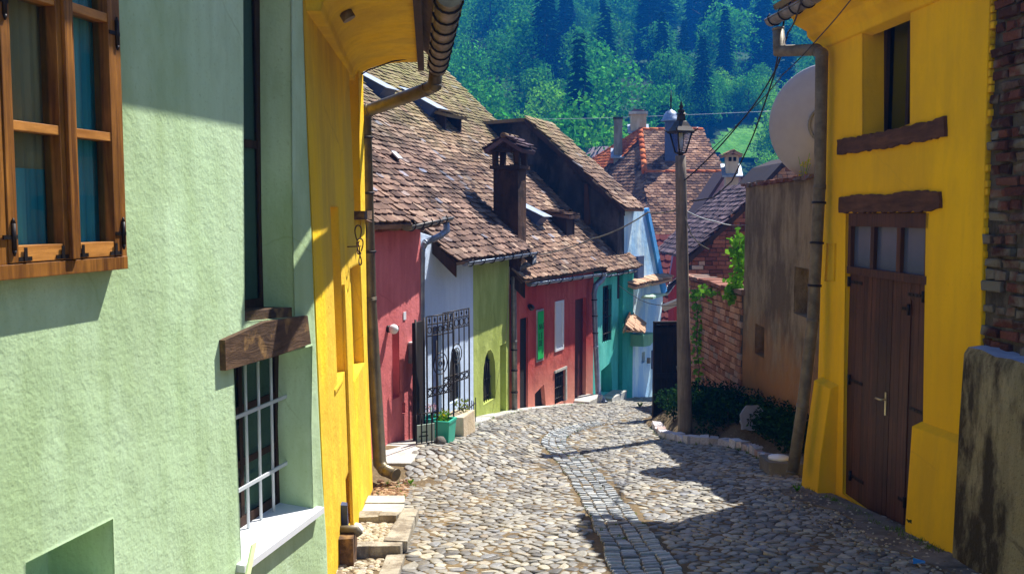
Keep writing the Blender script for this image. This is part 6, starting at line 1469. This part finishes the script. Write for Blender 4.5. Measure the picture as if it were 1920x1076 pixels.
def trunk_mesh(name, H, r0):
    mb = MB(); mb.tube([Vector((0, 0, -1.0)), Vector((.1, 0, H * .3)), Vector((0, .1, H * .7))], [r0, r0 * .7, r0 * .25], 8)
    for k in range(5):
        t = k * 1.3; z = H * (.25 + .08 * k); mb.tube([Vector((0, 0, z)), Vector((math.cos(t) * H * .18, math.sin(t) * H * .18, z + H * .14))], [r0 * .4, r0 * .1], 5)
    me = bpy.data.meshes.new(name); me.from_pydata([tuple(v) for v in mb.v], [], mb.f); me.materials.append(m_bark); return me
broad = []
for i in range(7):
    me = crown_mesh('broadleaf_crown', 100 + i, 9.5, rngt.uniform(3.6, 4.6), nq=2700, leaf=.30); me.materials.append(m_tleaf); broad.append((me, 9.5))
light = []
for i in range(3):
    me = crown_mesh('light_crown', 200 + i, 7.5, rngt.uniform(3.0, 3.8), nq=2400, leaf=.24); me.materials.append(m_tlight); light.append((me, 7.5))
conif = []
for i in range(4):
    me = crown_mesh('conifer_crown', 300 + i, 15, rngt.uniform(2.0, 2.7), True, leaf=.5); me.materials.append(m_cleaf); conif.append((me, 15))
trb = trunk_mesh('broadleaf_trunk', 9.5, .28); trc = trunk_mesh('conifer_trunk', 14, .22)
def place_words(px, py):
    a = 'above the mossy left roof' if px < 930 else 'above the sooty gable' if px < 1090 else 'above the rust red roof' if px < 1240 else 'right of the lantern' if px < 1370 else 'beside the satellite dish'
    b = 'near the top edge of the view' if py < 45 else 'high on the hill' if py < 110 else 'halfway up the hill' if py < 175 else 'low on the hill'
    return b + ', ' + a
def put_tree(kind, x, y, sc_, label, group=None, cat='tree'):
    me, H = rngt.choice({'b': broad, 'l': light, 'c': conif}[kind])
    nm = {'b': 'broadleaf_tree', 'l': 'light_green_tree', 'c': 'conifer'}[kind]
    th = thing(nm, label, cat, (x, y, gzf(x, y)), group); th.rotation_euler = (0, 0, rngt.random() * 6.28); th.scale = (sc_ * rngt.uniform(.9, 1.12), sc_ * rngt.uniform(.9, 1.12), sc_)
    for n_, m_ in (('crown', me), ('trunk', trc if kind == 'c' else trb)):
        o = bpy.data.objects.new(n_, m_); COL.objects.link(o); o.parent = th
    return th
def scr(x, y, z):
    c, s = math.cos(TH), math.sin(TH); d = y * c - z * s; u = y * s + z * c; return 960 + F * x / d, 538 - F * u / d
nt_ = 0; y = 88
while y < 285:
    dx = 7.0 * (1 + (y - 88) * .0012); x = -.15 * y - 4 + rngt.random() * dx
    while x < .36 * y + 4:
        xx = x + rngt.uniform(-2, 2); yy_ = y + rngt.uniform(-2.5, 2.5); z = gzf(xx, yy_); px, py = scr(xx, yy_, z + 5)
        ok = not any(inpoly(xx, yy_, c) for c in clear)
        # keep the view onto the meadows free
        for c in clear:
            cx = sum(p[0] for p in c) / len(c); cy = sum(p[1] for p in c) / len(c)
            if abs(xx / yy_ - cx / cy) < (.042 if c is clear[0] else .012) and 0 < cy - yy_ < (50 if c is clear[0] else 14): ok = False
        if ok:
            con = (1050 < px < 1200 and 20 < py < 200) or (1180 < px < 1500 and -20 < py < 150) or (870 < px < 920 and 40 < py < 150)
            pc = .5 if con else .12
            if con and rngt.random() < pc or rngt.random() < .06: put_tree('c', xx, yy_, rngt.uniform(.6, 1.2), 'dark conifer ' + place_words(px, py), 'conifers on the wooded hill'); 
            elif py > 190 and rngt.random() < .45: put_tree('l', xx, yy_, rngt.uniform(.8, 1.2), 'light green rounded tree ' + place_words(px, py), 'light trees low on the hill')
            else: put_tree('b', xx, yy_, rngt.uniform(.6, 1.25) * (1.0 if py > 100 else 1.15), 'deep green broadleaf tree ' + place_words(px, py), 'broadleaf trees on the wooded hill')
            nt_ += 1
        x += dx
    y += 7.0 * (1 + (y - 88) * .0015)
print('trees', nt_)
v = hillpt(1021, 190); put_tree('c', v.x, v.y, 1.25, 'tall pointed dark conifer left of the wood, behind the small pink house')
def farhouse(px, py, w, h, wallm, roofm, label, rot=0.3, y=None):
    v = hillpt(px, py) if y is None else Vector((P(px, py, y).x, y, 0)); z = gzf(v.x, v.y); th = thing('hill_house', label, 'house', (v.x, v.y, z))
    top = P(px, py, v.y).z; b = top - h
    u = Vector((math.cos(rot), math.sin(rot), 0)); n = Vector((u.y, -u.x, 0)); q = Fr((v.x, v.y, 0), u, (0, 0, 1), n)
    m = MB(); m.prism(q, [(-w / 2, z - 1), (w / 2, z - 1), (w / 2, b), (0, b + w * .38), (-w / 2, b)], -w * .9, 0); m.build('wall', wallm, th)
    for sg in (-1, 1):
        m = MB(); e = [(sg * (w / 2 + .3), b - .2), (0, b + w * .40)]; n3 = [(e[0][0], e[0][1] + .18), (0, e[1][1] + .2)]
        m.prism(q, [e[0], e[1], n3[1], n3[0]] if sg < 0 else [e[0], n3[0], n3[1], e[1]], -w * .95, .4); m.build('roof', roofm, th)
    for dx in (-.2, .2):
        m = MB(); m.box(q, dx * w - .35, dx * w + .35, b - 1.2, b - .2, .0, .05); m.build('window', m_slate, th)
m_pw = M_flat('pale_wall', (.65, .60, .58), .9); m_rosy = M_flat('rosy_roof', (.45, .16, .16), .9, 0, .1, (.35, .12, .12)); m_pkw = M_flat('magenta_wall', (.55, .05, .14), .9); m_bw2 = M_flat('ice_blue_wall', (.45, .62, .8), .9); m_br2 = M_flat('slate_blue_roof', (.10, .16, .30), .8)
farhouse(953, 196, 5, 3.5, m_pw, m_rosy, 'small house with a rosy roof among the hill trees, left one', 1.2)
farhouse(1004, 186, 4.5, 4, m_pw, m_rosy, 'small pink and white gabled house beside the tall dark conifer', .6)
farhouse(1134, 262, 5.5, 3, m_pw, M_flat('grey_rose_roof', (.30, .22, .26), .9), 'house with a greyish sloping roof just left of the square flue', .9, 85)
farhouse(1402, 312, 5.0, 4, m_bw2, m_br2, 'ice blue gabled house low between chimney and dish', .1, 92)
farhouse(1424, 330, 4.5, 2.5, m_pkw, m_br2, 'low magenta house beside the ice blue one', .2, 84)
for px, py, yv, k in ((1440, 305, 100, 'l'), (1418, 308, 76, 'l'), (1395, 336, 70, 'l'), (1455, 330, 80, 'b')):
    v = P(px, py, yv); put_tree(k, v.x, yv, .55, {1440: 'small tree behind the ice blue house', 1418: 'little bright tree in front of the low magenta house', 1395: 'small tree left of the ice blue house', 1455: 'dark small tree nearest the satellite dish'}[px])
for i, (px, py) in enumerate(((1000, 240), (1060, 262), (925, 212), (985, 212), (1100, 262), (1130, 240))):
    yv = 74 + i * 3; v = P(px, py, yv); zg = gzf(v.x, yv); s_ = max(.4, (v.z + 3.5 - zg) / 9.0)
    put_tree('l' if i % 2 else 'b', v.x, yv, min(1.4, s_), ['bushy tree rising behind the sooty gable top', 'rounded tree between the sooty gable and the flue', 'bright tree left of the sooty gable peak', 'pale green tree just above the sooty gable peak', 'bright green tree left of the square flue', 'deep green tree directly behind the square flue'][i])

k_ = 0
for py in (158, 178, 198, 216, 234):
    for px in range(1262, 1452, 19):
        qx, qy = px + rngt.uniform(-8, 8), py + rngt.uniform(-7, 7)
        if (1330 < qx < 1460 and qy > 222) or (1282 < qx < 1326 and 160 < qy < 200) or (1376 < qx < 1426 and 154 < qy < 186): continue
        v = hillpt(qx, qy + 14)
        if any(inpoly(v.x, v.y, c) for c in clear): continue
        put_tree(rngt.choice('lblb'), v.x, v.y, rngt.uniform(.35, .62), 'small bushy tree ' + ('left' if qx < 1310 else 'middle' if qx < 1380 else 'right') + ' of the bright clearings, ' + ('upper' if py < 190 else 'lower') + ' row', 'small trees round the clearings')
# ================================================================ HAZE
hz = MB(); hz.box(W0, -260, 330, -30, 430, -11.2, 150)
t = NT('haze'); t.t.nodes.remove(t.b); vv = t.n('ShaderNodeVolumePrincipled'); vv.inputs['Color'].default_value = (.015, .26, 1.0, 1); vv.inputs['Density'].default_value = .0013; vv.inputs['Anisotropy'].default_value = .2
t.l(vv.outputs[0], t.t.nodes['Material Output'].inputs['Volume'])
ho = hz.build('haze', t.m); setp(ho, kind='stuff')
sc.cycles.volume_bounces = 0
